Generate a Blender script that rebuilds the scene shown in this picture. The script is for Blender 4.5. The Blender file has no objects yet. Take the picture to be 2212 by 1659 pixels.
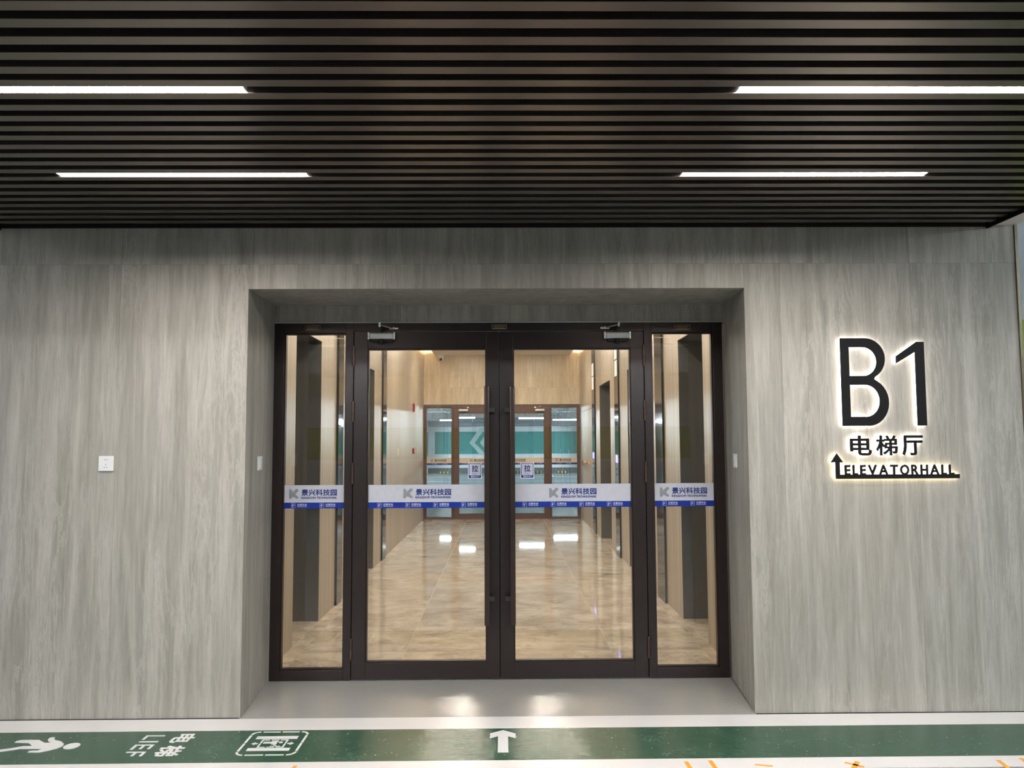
import bpy, bmesh, math, random
from mathutils import Vector, Matrix
random.seed(7)
SC = bpy.context.scene
COL = SC.collection

# ------------------------------------------------------------------ camera, world, exposure
cam_data = bpy.data.cameras.new('camera')
cam_data.sensor_width = 36.0
cam_data.lens = 1700.0 / 2212.0 * 36.0
cam_data.clip_start, cam_data.clip_end = 0.05, 200
cam = bpy.data.objects.new('camera', cam_data); COL.objects.link(cam)
yaw, pitch, roll = 0.0112, math.radians(4.2), -0.0047
fw = Vector((math.sin(yaw)*math.cos(pitch), math.cos(yaw)*math.cos(pitch), math.sin(pitch)))
rt = Vector((math.cos(yaw), -math.sin(yaw), 0)); up = rt.cross(fw)
r2 = rt*math.cos(roll) + up*math.sin(roll); u2 = up*math.cos(roll) - rt*math.sin(roll)
M = Matrix((r2, u2, -fw)).transposed().to_4x4(); M.translation = Vector((0, -4.73, 1.6))
cam.matrix_world = M
SC.camera = cam
SC.view_settings.view_transform = 'Standard'
SC.view_settings.look = 'None'
SC.view_settings.gamma = 1.0
SC.view_settings.use_curve_mapping = False
SC.view_settings.exposure = 0.12
w = bpy.data.worlds.new('world'); SC.world = w; w.use_nodes = True
w.node_tree.nodes['Background'].inputs[0].default_value = (0.02, 0.022, 0.025, 1)
w.node_tree.nodes['Background'].inputs[1].default_value = 1.0
LAMP = 142.0          # canopy strip lamps
GARAGE = 105.0       # cold garage battens
COVE = 330.0         # warm cove strips in the lobby
DOWN = 1150.0         # warm fill added in the lobby ceiling, out of view
HALO = 6.5          # back-lit lettering

# ------------------------------------------------------------------ materials
def srgb(r, g, b):
    f = lambda c: (c/255/12.92) if c/255 <= 0.04045 else ((c/255+0.055)/1.055)**2.4
    return (f(r), f(g), f(b), 1)
class NT:
    def __init__(s, name):
        s.m = bpy.data.materials.new(name); s.m.use_nodes = True
        s.t = s.m.node_tree; s.n = s.t.nodes; s.b = s.n['Principled BSDF']
    def new(s, typ, **kw):
        n = s.n.new(typ)
        for k, v in kw.items(): setattr(n, k, v)
        return n
    def link(s, a, b): s.t.links.new(a, b)
    def set(s, **kw):
        for k, v in kw.items(): s.b.inputs[k.replace('_', ' ')].default_value = v
        return s
    def math(s, op, a, b=None):
        n = s.new('ShaderNodeMath', operation=op)
        for i, x in enumerate((a, b)):
            if x is None: continue
            if isinstance(x, (int, float)): n.inputs[i].default_value = x
            else: s.link(x, n.inputs[i])
        return n.outputs[0]
    def noise(s, vec, scale=1, detail=4, rough=0.55, dist=0, dims='3D', wv=None):
        n = s.new('ShaderNodeTexNoise', noise_dimensions=dims)
        s.link(vec, n.inputs['Vector'])
        n.inputs['Scale'].default_value = scale; n.inputs['Detail'].default_value = detail
        n.inputs['Roughness'].default_value = rough; n.inputs['Distortion'].default_value = dist
        if wv is not None: s.link(wv, n.inputs['W'])
        return n.outputs['Fac']
    def ramp(s, fac, stops):
        n = s.new('ShaderNodeValToRGB'); s.link(fac, n.inputs[0]); e = n.color_ramp.elements
        e[0].position, e[0].color = stops[0]; e[1].position, e[1].color = stops[-1]
        for p, c in stops[1:-1]:
            k = e.new(p); k.color = c
        return n.outputs[0]
    def mix(s, fac, a, b, mode='MIX'):
        n = s.new('ShaderNodeMix', data_type='RGBA', blend_type=mode)
        for i, x in ((0, fac), (6, a), (7, b)):
            if isinstance(x, (int, float, tuple)): n.inputs[i].default_value = x
            else: s.link(x, n.inputs[i])
        return n.outputs[2]
    def bump(s, h, strength, dist=0.01):
        n = s.new('ShaderNodeBump'); n.inputs['Strength'].default_value = strength
        n.inputs['Distance'].default_value = dist
        s.link(h, n.inputs['Height']); s.link(n.outputs[0], s.b.inputs['Normal'])
    def pos(s, sx=1, sy=1, sz=1):
        g = s.new('ShaderNodeNewGeometry'); m = s.new('ShaderNodeMapping')
        m.inputs['Scale'].default_value = (sx, sy, sz); s.link(g.outputs['Position'], m.inputs['Vector'])
        return m.outputs[0]
    def rnd(s, k=10):
        o = s.new('ShaderNodeObjectInfo'); return s.math('MULTIPLY', o.outputs['Random'], k)

def plain(name, col, rough=0.5, metal=0.0, spec=0.5, bump=0):
    t = NT(name).set(Base_Color=col, Roughness=rough, Metallic=metal, Specular_IOR_Level=spec)
    v = t.pos()
    n = t.noise(v, 35, 3)
    c = t.mix(0.06, col, t.ramp(n, [(0.3, (0, 0, 0, 1)), (0.7, (1, 1, 1, 1))]), 'OVERLAY')
    t.link(c, t.b.inputs['Base Color'])
    if bump: t.bump(n, bump, 0.002)
    return t.m
def emit(name, col, s):
    t = NT(name).set(Base_Color=(0.8, 0.8, 0.8, 1), Emission_Color=col, Emission_Strength=s)
    return t.m

def travertine(name, dark, mid, light, rough=0.45, warm=None):
    t = NT(name)
    r = t.rnd(23)
    a = t.noise(t.pos(1, 1, 0.07), 11, 9, 0.72, 0.5, '4D', r)
    b = t.noise(t.pos(1, 1, 0.05), 60, 5, 0.7, 0.25, '4D', r)
    c = t.noise(t.pos(1, 1, 0.35), 1.3, 3, 0.5, 0.3, '4D', r)
    col = t.ramp(a, [(0.34, dark), (0.50, mid), (0.64, light)])
    st = t.ramp(b, [(0.35, (0.80, 0.80, 0.79, 1)), (0.62, (1.06, 1.06, 1.06, 1))])
    col = t.mix(0.6, col, st, 'MULTIPLY')
    # pale wavering veins with broken edges
    d = t.noise(t.pos(1, 1, 0.11), 9.0, 11, 0.78, 0.8, '4D', r)
    ln = t.math('ABSOLUTE', t.math('SUBTRACT', d, 0.52))
    vein = t.ramp(ln, [(0.0, (1, 1, 1, 1)), (0.034, (0, 0, 0, 1))])
    gate = t.ramp(t.noise(t.pos(1, 1, 0.22), 2.6, 3, 0.5, 0.4, '4D', r), [(0.40, (0, 0, 0, 1)), (0.56, (1, 1, 1, 1))])
    col = t.mix(t.math('MULTIPLY', t.math('MULTIPLY', vein, gate), 0.55), col, tuple(min(1, x*1.12) for x in light[:3])+(1,))
    # hairline darker seams
    e = t.noise(t.pos(1, 1, 0.06), 9.0, 8, 0.7, 0.6, '4D', r)
    l2 = t.ramp(t.math('ABSOLUTE', t.math('SUBTRACT', e, 0.45)), [(0.0, (1, 1, 1, 1)), (0.008, (0, 0, 0, 1))])
    col = t.mix(t.math('MULTIPLY', l2, 0.35), col, tuple(x*0.72 for x in dark[:3])+(1,))
    col = t.mix(0.5, col, t.ramp(c, [(0.3, (0.88, 0.9, 0.88, 1)), (0.7, (1.06, 1.03, 1.0, 1))]), 'MULTIPLY')
    t.link(col, t.b.inputs['Base Color'])
    t.set(Roughness=rough, Specular_IOR_Level=0.3)
    t.bump(d, 0.15, 0.004)
    return t.m
M_stone = travertine('grey_travertine', (0.30, 0.285, 0.25, 1), (0.39, 0.372, 0.335, 1), (0.50, 0.48, 0.44, 1), 0.55)
M_stone_in = travertine('beige_travertine', (0.56, 0.47, 0.34, 1), (0.66, 0.56, 0.42, 1), (0.80, 0.71, 0.57, 1), 0.3)

M_joint = plain('grey_tile_joint', (0.22, 0.21, 0.19, 1), 0.8)
def wood():
    t = NT('beige_vein_panel'); r = t.rnd(17)
    a = t.noise(t.pos(1, 1, 0.012), 22, 5, 0.65, 0.0, '4D', r)
    b = t.noise(t.pos(1, 1, 0.05), 4, 3, 0.5, 0.2, '4D', r)
    col = t.ramp(a, [(0.32, (0.325, 0.265, 0.195, 1)), (0.55, (0.43, 0.365, 0.28, 1)), (0.70, (0.52, 0.455, 0.365, 1))])
    col = t.mix(0.4, col, t.ramp(b, [(0.3, (0.85, 0.85, 0.85, 1)), (0.7, (1.05, 1.05, 1.05, 1))]), 'MULTIPLY')
    t.link(col, t.b.inputs['Base Color']); t.set(Roughness=0.36, Specular_IOR_Level=0.28)
    return t.m
M_wood = wood()

def marble():
    t = NT('polished_beige_marble'); r = t.rnd(31)
    a = t.noise(t.pos(0.9, 1.1, 1), 1.6, 11, 0.68, 1.0, '4D', r)
    b = t.noise(t.pos(1.0, 1.5, 1), 2.1, 9, 0.68, 1.1, '4D', r)
    c = t.noise(t.pos(1.0, 1.9, 1), 6.0, 10, 0.75, 0.5, '4D', r)
    col = t.ramp(a, [(0.33, (0.40, 0.33, 0.265, 1)), (0.46, (0.58, 0.49, 0.39, 1)), (0.60, (0.76, 0.67, 0.55, 1))])
    col = t.mix(0.55, col, t.ramp(c, [(0.34, (0.66, 0.64, 0.62, 1)), (0.52, (1.0, 1.0, 1.0, 1)), (0.70, (1.1, 1.1, 1.1, 1))]), 'MULTIPLY')
    line = t.math('ABSOLUTE', t.math('SUBTRACT', b, 0.5))
    vein = t.ramp(line, [(0.0, (1, 1, 1, 1)), (0.014, (0, 0, 0, 1))])
    msk = t.ramp(c, [(0.44, (1, 1, 1, 1)), (0.56, (0, 0, 0, 1))])
    col = t.mix(t.math('MULTIPLY', t.math('MULTIPLY', vein, msk), 0.75), col, (0.17, 0.125, 0.095, 1))
    t.link(col, t.b.inputs['Base Color']); t.set(Roughness=0.04, Specular_IOR_Level=0.6)
    return t.m
M_marble = marble()
M_grout = plain('pale_grout', (0.72, 0.64, 0.52, 1), 0.4)

def epoxy(name, base, var, rough, bstr, bscale=9):
    t = NT(name)
    v = t.pos()
    a = t.noise(v, 1.4, 5, 0.6, 0.6)
    col = t.ramp(a, [(0.3, base), (0.7, var)])
    sp = t.ramp(t.noise(v, 60, 2, 0.5), [(0.73, (0, 0, 0, 1)), (0.76, (1, 1, 1, 1))])
    col = t.mix(t.math('MULTIPLY', sp, 0.25), col, (0.75, 0.75, 0.72, 1))
    t.link(col, t.b.inputs['Base Color'])
    t.set(Roughness=rough, Specular_IOR_Level=0.55)
    n1 = t.noise(t.pos(1, 2.2, 1), bscale, 6, 0.7, 1.2)
    t.bump(n1, bstr, 0.01)
    return t.m
M_floor = epoxy('grey_floor_paint', (0.22, 0.22, 0.225, 1), (0.27, 0.27, 0.27, 1), 0.18, 0.06)
M_recess = epoxy('grey_glossy_threshold_paint', (0.36, 0.35, 0.335, 1), (0.40, 0.39, 0.37, 1), 0.035, 0.16, 8)
M_white_line = epoxy('white_floor_paint', (0.74, 0.72, 0.72, 1), (0.82, 0.80, 0.80, 1), 0.22, 0.07)
M_dark_floor = epoxy('bluish_garage_floor', (0.13, 0.17, 0.19, 1), (0.17, 0.21, 0.23, 1), 0.2, 0.05)
def green():
    t = NT('green_floor_paint'); v = t.pos()
    a = t.noise(v, 2.2, 5, 0.6, 0.5)
    col = t.ramp(a, [(0.3, (0.020, 0.075, 0.045, 1)), (0.7, (0.040, 0.105, 0.066, 1))])
    sc = t.noise(t.pos(1, 2.6, 1), 11, 8, 0.75, 3.2)
    s2 = t.ramp(sc, [(0.60, (0, 0, 0, 1)), (0.80, (1, 1, 1, 1))])
    col = t.mix(t.math('MULTIPLY', s2, 0.35), col, (0.28, 0.38, 0.31, 1))
    ln = t.math('ABSOLUTE', t.math('SUBTRACT', t.noise(t.pos(1, 1.8, 1), 3.5, 4, 0.6, 2.5), 0.5))
    l2 = t.ramp(ln, [(0.0, (1, 1, 1, 1)), (0.006, (0, 0, 0, 1))])
    msk = t.ramp(t.noise(v, 3.1, 2), [(0.5, (0, 0, 0, 1)), (0.62, (1, 1, 1, 1))])
    col = t.mix(t.math('MULTIPLY', t.math('MULTIPLY', l2, msk), 0.4), col, (0.35, 0.45, 0.38, 1))
    sp = t.ramp(t.noise(v, 75, 1, 0.5), [(0.765, (0, 0, 0, 1)), (0.785, (1, 1, 1, 1))])
    col = t.mix(t.math('MULTIPLY', sp, 0.7), col, (0.7, 0.72, 0.68, 1))
    t.link(col, t.b.inputs['Base Color']); t.set(Roughness=0.16, Specular_IOR_Level=0.55)
    t.bump(sc, 0.09, 0.008)
    return t.m
M_green = green()
M_paint_mark = plain('white_stencil_paint', (0.78, 0.77, 0.78, 1), 0.35)
M_tape = plain('orange_tape', (0.80, 0.36, 0.04, 1), 0.5)

def slat_m():
    t = NT('bronze_slat_metal')
    t.set(Base_Color=(0.20, 0.175, 0.155, 1), Metallic=0.92, Roughness=0.34)
    n = t.noise(t.pos(0.6, 4, 4), 1.2, 2, 0.5)
    r = t.ramp(n, [(0.3, (0.30, 0.30, 0.30, 1)), (0.7, (0.40, 0.40, 0.40, 1))])
    t.link(r, t.b.inputs['Roughness'])
    t.bump(t.noise(t.pos(1, 1, 1), 1.1, 2, 0.5), 0.05, 0.05)
    return t.m
M_slat = slat_m()
M_black = plain('matte_black', (0.004, 0.004, 0.005, 1), 0.9, spec=0.1)
M_frame = plain('dark_bronze_frame', (0.042, 0.032, 0.030, 1), 0.27, 0.5)
M_frame_in = plain('reddish_bronze_frame', (0.115, 0.062, 0.045, 1), 0.4, 0.3)
M_bead = plain('black_bronze_bead', (0.030, 0.016, 0.013, 1), 0.4, 0.3)
M_handle = plain('brown_handle_metal', (0.085, 0.060, 0.052, 1), 0.25, 0.8)
M_bronze = plain('copper_bronze_hinge', (0.14, 0.088, 0.068, 1), 0.3, 0.8)
M_chrome = plain('brushed_chrome', (0.75, 0.76, 0.75, 1), 0.18, 1.0)
M_alu = plain('silver_closer_paint', (0.62, 0.63, 0.62, 1), 0.32, 0.6)
M_rubber = plain('black_rubber', (0.01, 0.01, 0.01, 1), 0.6)
M_white = plain('white_wall_paint', (0.72, 0.75, 0.80, 1), 0.6)
M_whitepl = plain('white_plastic', (0.80, 0.81, 0.82, 1), 0.3)
M_ceilw = plain('white_ceiling_paint', (0.82, 0.78, 0.72, 1), 0.7)
M_conc = plain('grey_concrete_paint', (0.30, 0.33, 0.36, 1), 0.7)
M_lime = plain('yellow_green_wall_paint', (0.42, 0.52, 0.12, 1), 0.6)
M_teal = plain('teal_wall_paint', (0.05, 0.28, 0.29, 1), 0.5)
M_chev = plain('pale_grey_chevron_paint', (0.50, 0.62, 0.62, 1), 0.5)
M_kerb = plain('dark_grey_plinth_paint', (0.12, 0.14, 0.15, 1), 0.6)
M_film = plain('white_safety_film', (0.60, 0.61, 0.68, 1), 0.3)
M_film_in = plain('cream_film_back', (0.74, 0.64, 0.54, 1), 0.4)
M_blue = plain('blue_safety_film', (0.003, 0.028, 0.30, 1), 0.3)
M_ink = plain('navy_ink', (0.010, 0.030, 0.20, 1), 0.4)
M_inkw = plain('white_ink', (0.62, 0.66, 0.85, 1), 0.4)
M_inkg = plain('charcoal_ink', (0.035, 0.045, 0.05, 1), 0.4)
M_letter = plain('black_letter_face', (0.007, 0.0055, 0.006, 1), 0.5, 0.0, 0.2)
M_lift = plain('dark_bronze_lift_portal', (0.12, 0.108, 0.09, 1), 0.3, 0.25)
M_liftd = plain('satin_lift_door', (0.30, 0.27, 0.23, 1), 0.25, 0.9)
M_gls_blk = plain('glossy_black_glass', (0.012, 0.010, 0.009, 1), 0.06)
M_red = plain('red_plastic', (0.27, 0.008, 0.010, 1), 0.35)
M_ivory = plain('ivory_plastic', (0.80, 0.70, 0.50, 1), 0.4)
M_brass = plain('polished_brass', (0.75, 0.55, 0.28, 1), 0.15, 1.0)
M_gold = plain('gold_engraving', (0.42, 0.30, 0.17, 1), 0.35, 0.8)
M_yel = plain('yellow_reflective_paint', (0.45, 0.36, 0.07, 1), 0.5)
M_trim = plain('olive_bronze_trim', (0.16, 0.14, 0.09, 1), 0.35, 0.7)
E_lamp = emit('canopy_lamp_diffuser', (1.0, 0.93, 0.87, 1), LAMP)
E_far = emit('far_batten_diffuser', (0.80, 0.93, 1.0, 1), 40.0)
E_side_fill = emit('side_fill_diffuser', (0.80, 0.93, 1.0, 1), 640.0)  # for unseen fill lamps added either side of the far view
E_duct_fill = emit('duct_fill_diffuser', (0.86, 0.95, 1.0, 1), 260.0)  # for the fill row added to brighten the rear foil duct
E_gar = emit('cold_batten_diffuser', (0.86, 0.95, 1.0, 1), GARAGE)
E_cove = emit('warm_cove_strip', (1.0, 0.78, 0.52, 1), COVE)
E_down_fill = emit('fill_downlight_lens', (1.0, 0.88, 0.74, 1), DOWN)
E_halo_w = emit('white_letter_backlight', (1.0, 0.93, 0.86, 1), HALO)
E_halo_y = emit('cream_letter_backlight', (1.0, 0.86, 0.60, 1), HALO)
E_disp = emit('blue_display', (0.10, 0.12, 1.0, 1), 2.2)
E_lant = emit('lit_lantern_plate', (1.0, 0.85, 0.62, 1), 0.4)
def foil():
    t = NT('silver_foil_insulation').set(Base_Color=(0.90, 0.93, 0.95, 1), Metallic=0.85, Roughness=0.16)
    v = t.new('ShaderNodeTexVoronoi'); t.link(t.pos(1, 1, 1), v.inputs['Vector']); v.inputs['Scale'].default_value = 14
    n = t.noise(t.pos(), 7, 7, 0.72, 1.0)
    t.bump(t.math('ADD', v.outputs['Distance'], n), 1.0, 0.16)
    return t.m
M_foil = foil()
def glass():
    t = NT('clear_door_glass'); t.n.remove(t.b)
    out = t.n['Material Output']
    tr = t.new('ShaderNodeBsdfTransparent'); tr.inputs[0].default_value = (0.965, 0.98, 0.97, 1)
    gl = t.new('ShaderNodeBsdfGlossy'); gl.inputs['Roughness'].default_value = 0.0
    gl.inputs['Color'].default_value = (1, 1, 1, 1)
    fr = t.new('ShaderNodeFresnel'); fr.inputs[0].default_value = 1.75
    nz = t.noise(t.pos(), 1.3, 2, 0.5)
    bp = t.new('ShaderNodeBump'); bp.inputs['Strength'].default_value = 0.03; bp.inputs['Distance'].default_value = 0.01
    t.link(nz, bp.inputs['Height']); t.link(bp.outputs[0], gl.inputs['Normal'])
    mx = t.new('ShaderNodeMixShader')
    t.link(fr.outputs[0], mx.inputs[0]); t.link(tr.outputs[0], mx.inputs[1]); t.link(gl.outputs[0], mx.inputs[2])
    t.link(mx.outputs[0], out.inputs['Surface'])
    return t.m
M_glass = glass()

# ------------------------------------------------------------------ mesh helpers
WLOC = {}
def wloc(o): return WLOC.get(o.name, Vector((0, 0, 0)))
def tag(o, label=None, cat=None, group=None, kind=None, category=None):
    cat = cat or category
    if label: o['label'] = label
    if cat: o['category'] = cat
    if group: o['group'] = group
    if kind: o['kind'] = kind
    return o
def place(o, parent, world):
    COL.objects.link(o)
    WLOC[o.name] = Vector(world)
    if parent is not None:
        o.parent = parent; o.location = Vector(world) - wloc(parent)
    else: o.location = world
    return o
def empty(name, loc, **kw):
    o = bpy.data.objects.new(name, None); o.empty_display_size = 0.1
    place(o, None, Vector(loc)); return tag(o, **kw)
def finish(name, bm, mat, parent=None, smooth=False, **kw):
    bmesh.ops.recalc_face_normals(bm, faces=bm.faces[:])
    vs = [v.co for v in bm.verts]
    lo = Vector([min(v[i] for v in vs) for i in range(3)]); hi = Vector([max(v[i] for v in vs) for i in range(3)])
    org = Vector(((lo.x+hi.x)/2, (lo.y+hi.y)/2, lo.z))
    for v in bm.verts: v.co -= org
    me = bpy.data.meshes.new(name); bm.to_mesh(me); bm.free(); me.materials.append(mat)
    if smooth:
        for p in me.polygons: p.use_smooth = True
    o = bpy.data.objects.new(name, me); place(o, parent, org)
    return tag(o, **kw)
def bx(bm, x0, x1, y0, y1, z0, z1, bev=0.0, rot=None):
    r = bmesh.ops.create_cube(bm, size=1)
    c = Vector(((x0+x1)/2, (y0+y1)/2, (z0+z1)/2))
    for v in r['verts']: v.co = Vector((v.co.x*(x1-x0), v.co.y*(y1-y0), v.co.z*(z1-z0)))
    if bev > 0:
        es = set(e for v in r['verts'] for e in v.link_edges)
        rr = bmesh.ops.bevel(bm, geom=list(es), offset=bev, segments=2, affect='EDGES', profile=0.6)
        vs = set(rr['verts']) | set(v for v in r['verts'] if v.is_valid)
    else: vs = set(r['verts'])
    for v in vs:
        if rot is not None: v.co = rot @ v.co
        v.co += c
def box(name, x0, x1, y0, y1, z0, z1, mat, parent=None, bev=0.0, rot=None, **kw):
    bm = bmesh.new(); bx(bm, x0, x1, y0, y1, z0, z1, bev, rot)
    return finish(name, bm, mat, parent, **kw)
def cyl(bm, p0, p1, r0, r1=None, seg=20):
    p0, p1 = Vector(p0), Vector(p1); d = p1-p0
    r = bmesh.ops.create_cone(bm, cap_ends=True, segments=seg, radius1=r0, radius2=r1 if r1 is not None else r0, depth=d.length)
    q = Vector((0, 0, 1)).rotation_difference(d.normalized()).to_matrix()
    for v in r['verts']: v.co = q @ v.co + (p0+p1)/2
def cyl_o(name, p0, p1, r0, mat, parent=None, r1=None, seg=20, **kw):
    bm = bmesh.new(); cyl(bm, p0, p1, r0, r1, seg); return finish(name, bm, mat, parent, **kw)
def prism(bm, pts, f0, f1):
    """pts: 2-D outline; f0, f1 map a 2-D point to the two 3-D faces"""
    a = [bm.verts.new(f0(*p)) for p in pts]; b = [bm.verts.new(f1(*p)) for p in pts]
    bm.faces.new(a); bm.faces.new(list(reversed(b)))
    n = len(pts)
    for i in range(n): bm.faces.new((a[i], b[i], b[(i+1) % n], a[(i+1) % n]))
def wall_prism(bm, pts, y0, y1): prism(bm, pts, lambda x, z: (x, y0, z), lambda x, z: (x, y1, z))
def floor_prism(bm, pts, z0, z1): prism(bm, pts, lambda x, y: (x, y, z1), lambda x, y: (x, y, z0))

TXT = {}
def text_verts(body, offset=0.0):
    """flat glyph outlines as a mesh, normalised to the unit box in X/Y"""
    k = (body, offset)
    if k not in TXT:
        c = bpy.data.curves.new('glyphs', 'FONT'); c.body = body; c.resolution_u = 3
        c.fill_mode = 'BOTH'; c.extrude = 0.5
        o = bpy.data.objects.new('glyphs', c); COL.objects.link(o)
        me = bpy.data.meshes.new_from_object(o)
        bpy.data.objects.remove(o); bpy.data.curves.remove(c)
        xs = [v.co.x for v in me.vertices]; ys = [v.co.y for v in me.vertices]
        a, b, cc, d = min(xs), max(xs), min(ys), max(ys)
        vs = [((v.co.x-a)/(b-a), (v.co.y-cc)/(d-cc), v.co.z) for v in me.vertices]
        fs = [tuple(p.vertices) for p in me.polygons]; bpy.data.meshes.remove(me)
        if offset > 0:      # heavier weight: the outline struck again a little to every side
            ox, oy = offset/(b-a), offset/(d-cc); base, bf, vs, fs = vs, fs, [], []
            for sx, sy in ((0, 0), (1, 0), (-1, 0), (0, 1), (0, -1), (0.7, 0.7), (-0.7, 0.7), (0.7, -0.7), (-0.7, -0.7)):
                n0 = len(vs)
                kz = 1-0.05*(n0//len(base)); vs += [(ox+(v[0]*(1-2*ox))+sx*ox, oy+(v[1]*(1-2*oy))+sy*oy, v[2]*kz) for v in base]
                fs += [tuple(i+n0 for i in f) for f in bf]
        TXT[k] = (vs, fs)
    return TXT[k]
SHARE = {}
def text_wall(name, body, x0, x1, z0, z1, y0, y1, mat, parent, offset=0.0, flip=False, **kw):
    """glyphs standing on a wall facing -Y; identical ones share mesh data"""
    key = (body, round(x1-x0, 4), round(z1-z0, 4), round(y1-y0, 4), mat.name, offset, flip)
    org = Vector((x0, (y0+y1)/2, z0))
    if key not in SHARE:
        vs, fs = text_verts(body, offset)
        me = bpy.data.meshes.new(name)
        me.from_pydata([((1-v[0] if flip else v[0])*(x1-x0), -v[2]*(y1-y0), v[1]*(z1-z0)) for v in vs], [], [f[::-1] for f in fs] if flip else fs)
        me.materials.append(mat); me.update(); SHARE[key] = me
    o = bpy.data.objects.new(name, SHARE[key]); place(o, parent, org)
    return tag(o, **kw)
def text_floor(name, body, xb, xt, yl, yr, mat, parent, offset=0.0, **kw):
    """glyphs lying on the floor, their top toward +X and their right toward -Y"""
    vs, fs = text_verts(body, offset)
    me = bpy.data.meshes.new(name)
    me.from_pydata([(v[1]*(xt-xb), -v[0]*(yl-yr), v[2]*0.0014) for v in vs], [], fs)
    me.materials.append(mat); me.update()
    o = bpy.data.objects.new(name, me); place(o, parent, Vector((xb, yl, 0.0049)))
    return tag(o, **kw)

# ------------------------------------------------------------------ floors
fl = box('floor', -15, 15, -14, 37.2, -0.2, 0.0, M_floor, kind='structure', label='grey painted garage floor running under and past the lobby block', category='floor')
# sheet of paint in the doorway recess
bm = bmesh.new(); floor_prism(bm, [(-1.54, -0.015), (1.472, -0.015), (1.53, 0.80), (-1.59, 0.80)], 0.0, 0.003)
finish('trim_1', bm, M_recess, kind='structure', label='glossy grey painted threshold floor in the recess before the glass doors', category='floor')
# lobby floor: grout bed and polished slabs
lf = box('floor_lobby', -2.2, 2.15, 0.80, 11.75, 0.0, 0.006, M_grout, kind='structure', label='polished beige marble lobby floor behind the glass doors', category='floor')
xs = [-1.66, -1.545, -0.752, 0.818, 1.52, 1.61]
ys = [0.80, 1.40] + [1.40+0.8*i for i in range(1, 13)] + [11.72]
for i in range(len(xs)-1):
    for j in range(len(ys)-1):
        x0, x1, y0, y1 = xs[i], xs[i+1], ys[j], ys[j+1]
        g = 0.0016
        box('tile', x0+g, x1-g, y0+(0.0004), y1-(0.0004), 0.006, 0.0085, M_marble, lf)
for (x0, x1, a, b) in ((-2.1, -1.662, 1.58, 2.46), (-2.1, -1.662, 4.5, 5.42), (1.612, 2.05, 1.58, 2.46), (1.612, 2.05, 4.5, 5.42), (1.612, 2.05, 7.08, 8.38)):
    box('tile', x0, x1, a, b, 0.006, 0.0085, M_marble, lf)

# ------------------------------------------------------------------ front wall
core = bmesh.new()
bx(core, -3.21, -1.60, 0.022, 0.78, 0, 3.9); bx(core, 1.545, 3.13, 0.022, 0.78, 0, 3.9); bx(core, -1.60, 1.545, 0.022, 0.78, 2.57, 3.9)
wf = finish('wall_front', core, M_joint, kind='structure', label='grey vertical veined stone tile wall around the glass entrance', category='wall')
def tile(x0, x1, z0, z1):
    g = 0.0005
    d = random.uniform(-0.0007, 0.0007)
    box('panel', x0+g, x1-g, d, 0.021, z0+g, z1-g, M_stone, wf)
gx = [-3.11+0.8*i for i in range(0, 8)]
cols = [-3.22] + gx + [3.144]
for a, b in zip(cols[:-1], cols[1:]):
    tile(a, b, 2.682, 3.02)
for a, b in ((-3.22, -3.11), (-3.11, -2.31), (-2.31, -1.54), (1.471, 1.69), (1.69, 2.49), (2.49, 3.144)):
    tile(a, b, 0.004, 2.682)
for a, b in ((-1.54, -0.71), (-0.71, 0.09), (0.09, 0.89), (0.89, 1.471)):
    tile(a, b, 2.53, 2.682)
# splayed reveal of the recess
def quadslab(name, pts, off, mat, parent):
    bm = bmesh.new()
    a = [bm.verts.new(p) for p in pts]; b = [bm.verts.new(Vector(p)+Vector(off)) for p in pts]
    bm.faces.new(a); bm.faces.new(b[::-1])
    for i in range(4): bm.faces.new((a[i], b[i], b[(i+1) % 4], a[(i+1) % 4]))
    return finish(name, bm, mat, parent)
quadslab('panel', [(-1.54, 0.001, 0.004), (-1.583, 0.705, 0.004), (-1.583, 0.705, 2.552), (-1.54, 0.001, 2.53)], (-0.018, 0, 0), M_stone, wf)
quadslab('panel', [(1.471, 0.001, 0.004), (1.539, 0.705, 0.004), (1.539, 0.705, 2.552), (1.471, 0.001, 2.53)], (0.018, 0, 0), M_stone, wf)
quadslab('panel', [(-1.54, 0.001, 2.53), (1.471, 0.001, 2.53), (1.539, 0.70, 2.552), (-1.583, 0.70, 2.552)], (0, 0, 0.018), M_stone, wf)
for a, b in ((-1.583, -0.71), (-0.71, 0.89), (0.89, 1.539)):
    box('panel', a+0.0007, b-0.0007, 0.700, 0.718, 2.434, 2.551, M_stone, wf)
box('cover_strip', -1.583, 1.539, 0.694, 0.71, 2.426, 2.4335, M_alu, wf)
# end trims
box('trim_2', 3.144, 3.160, -0.012, 0.03, 0, 2.917, M_trim, kind='structure', label='slim olive bronze corner trim on the right end of the stone wall', category='trim')
box('trim_3', -3.236, -3.22, -0.012, 0.03, 0, 2.917, M_trim, kind='structure', label='slim olive bronze corner trim on the left end of the stone wall', category='trim')
# dark gap beads along the foot of the wall
bm = bmesh.new(); bx(bm, -3.2, -1.55, -0.0015, 0.01, 0.0, 0.0045); bx(bm, 1.48, 3.14, -0.0015, 0.01, 0.0, 0.0045)
finish('baseboard_front', bm, M_rubber, kind='structure', label='thin dark open joint along the foot of the stone wall', category='joint')

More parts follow.
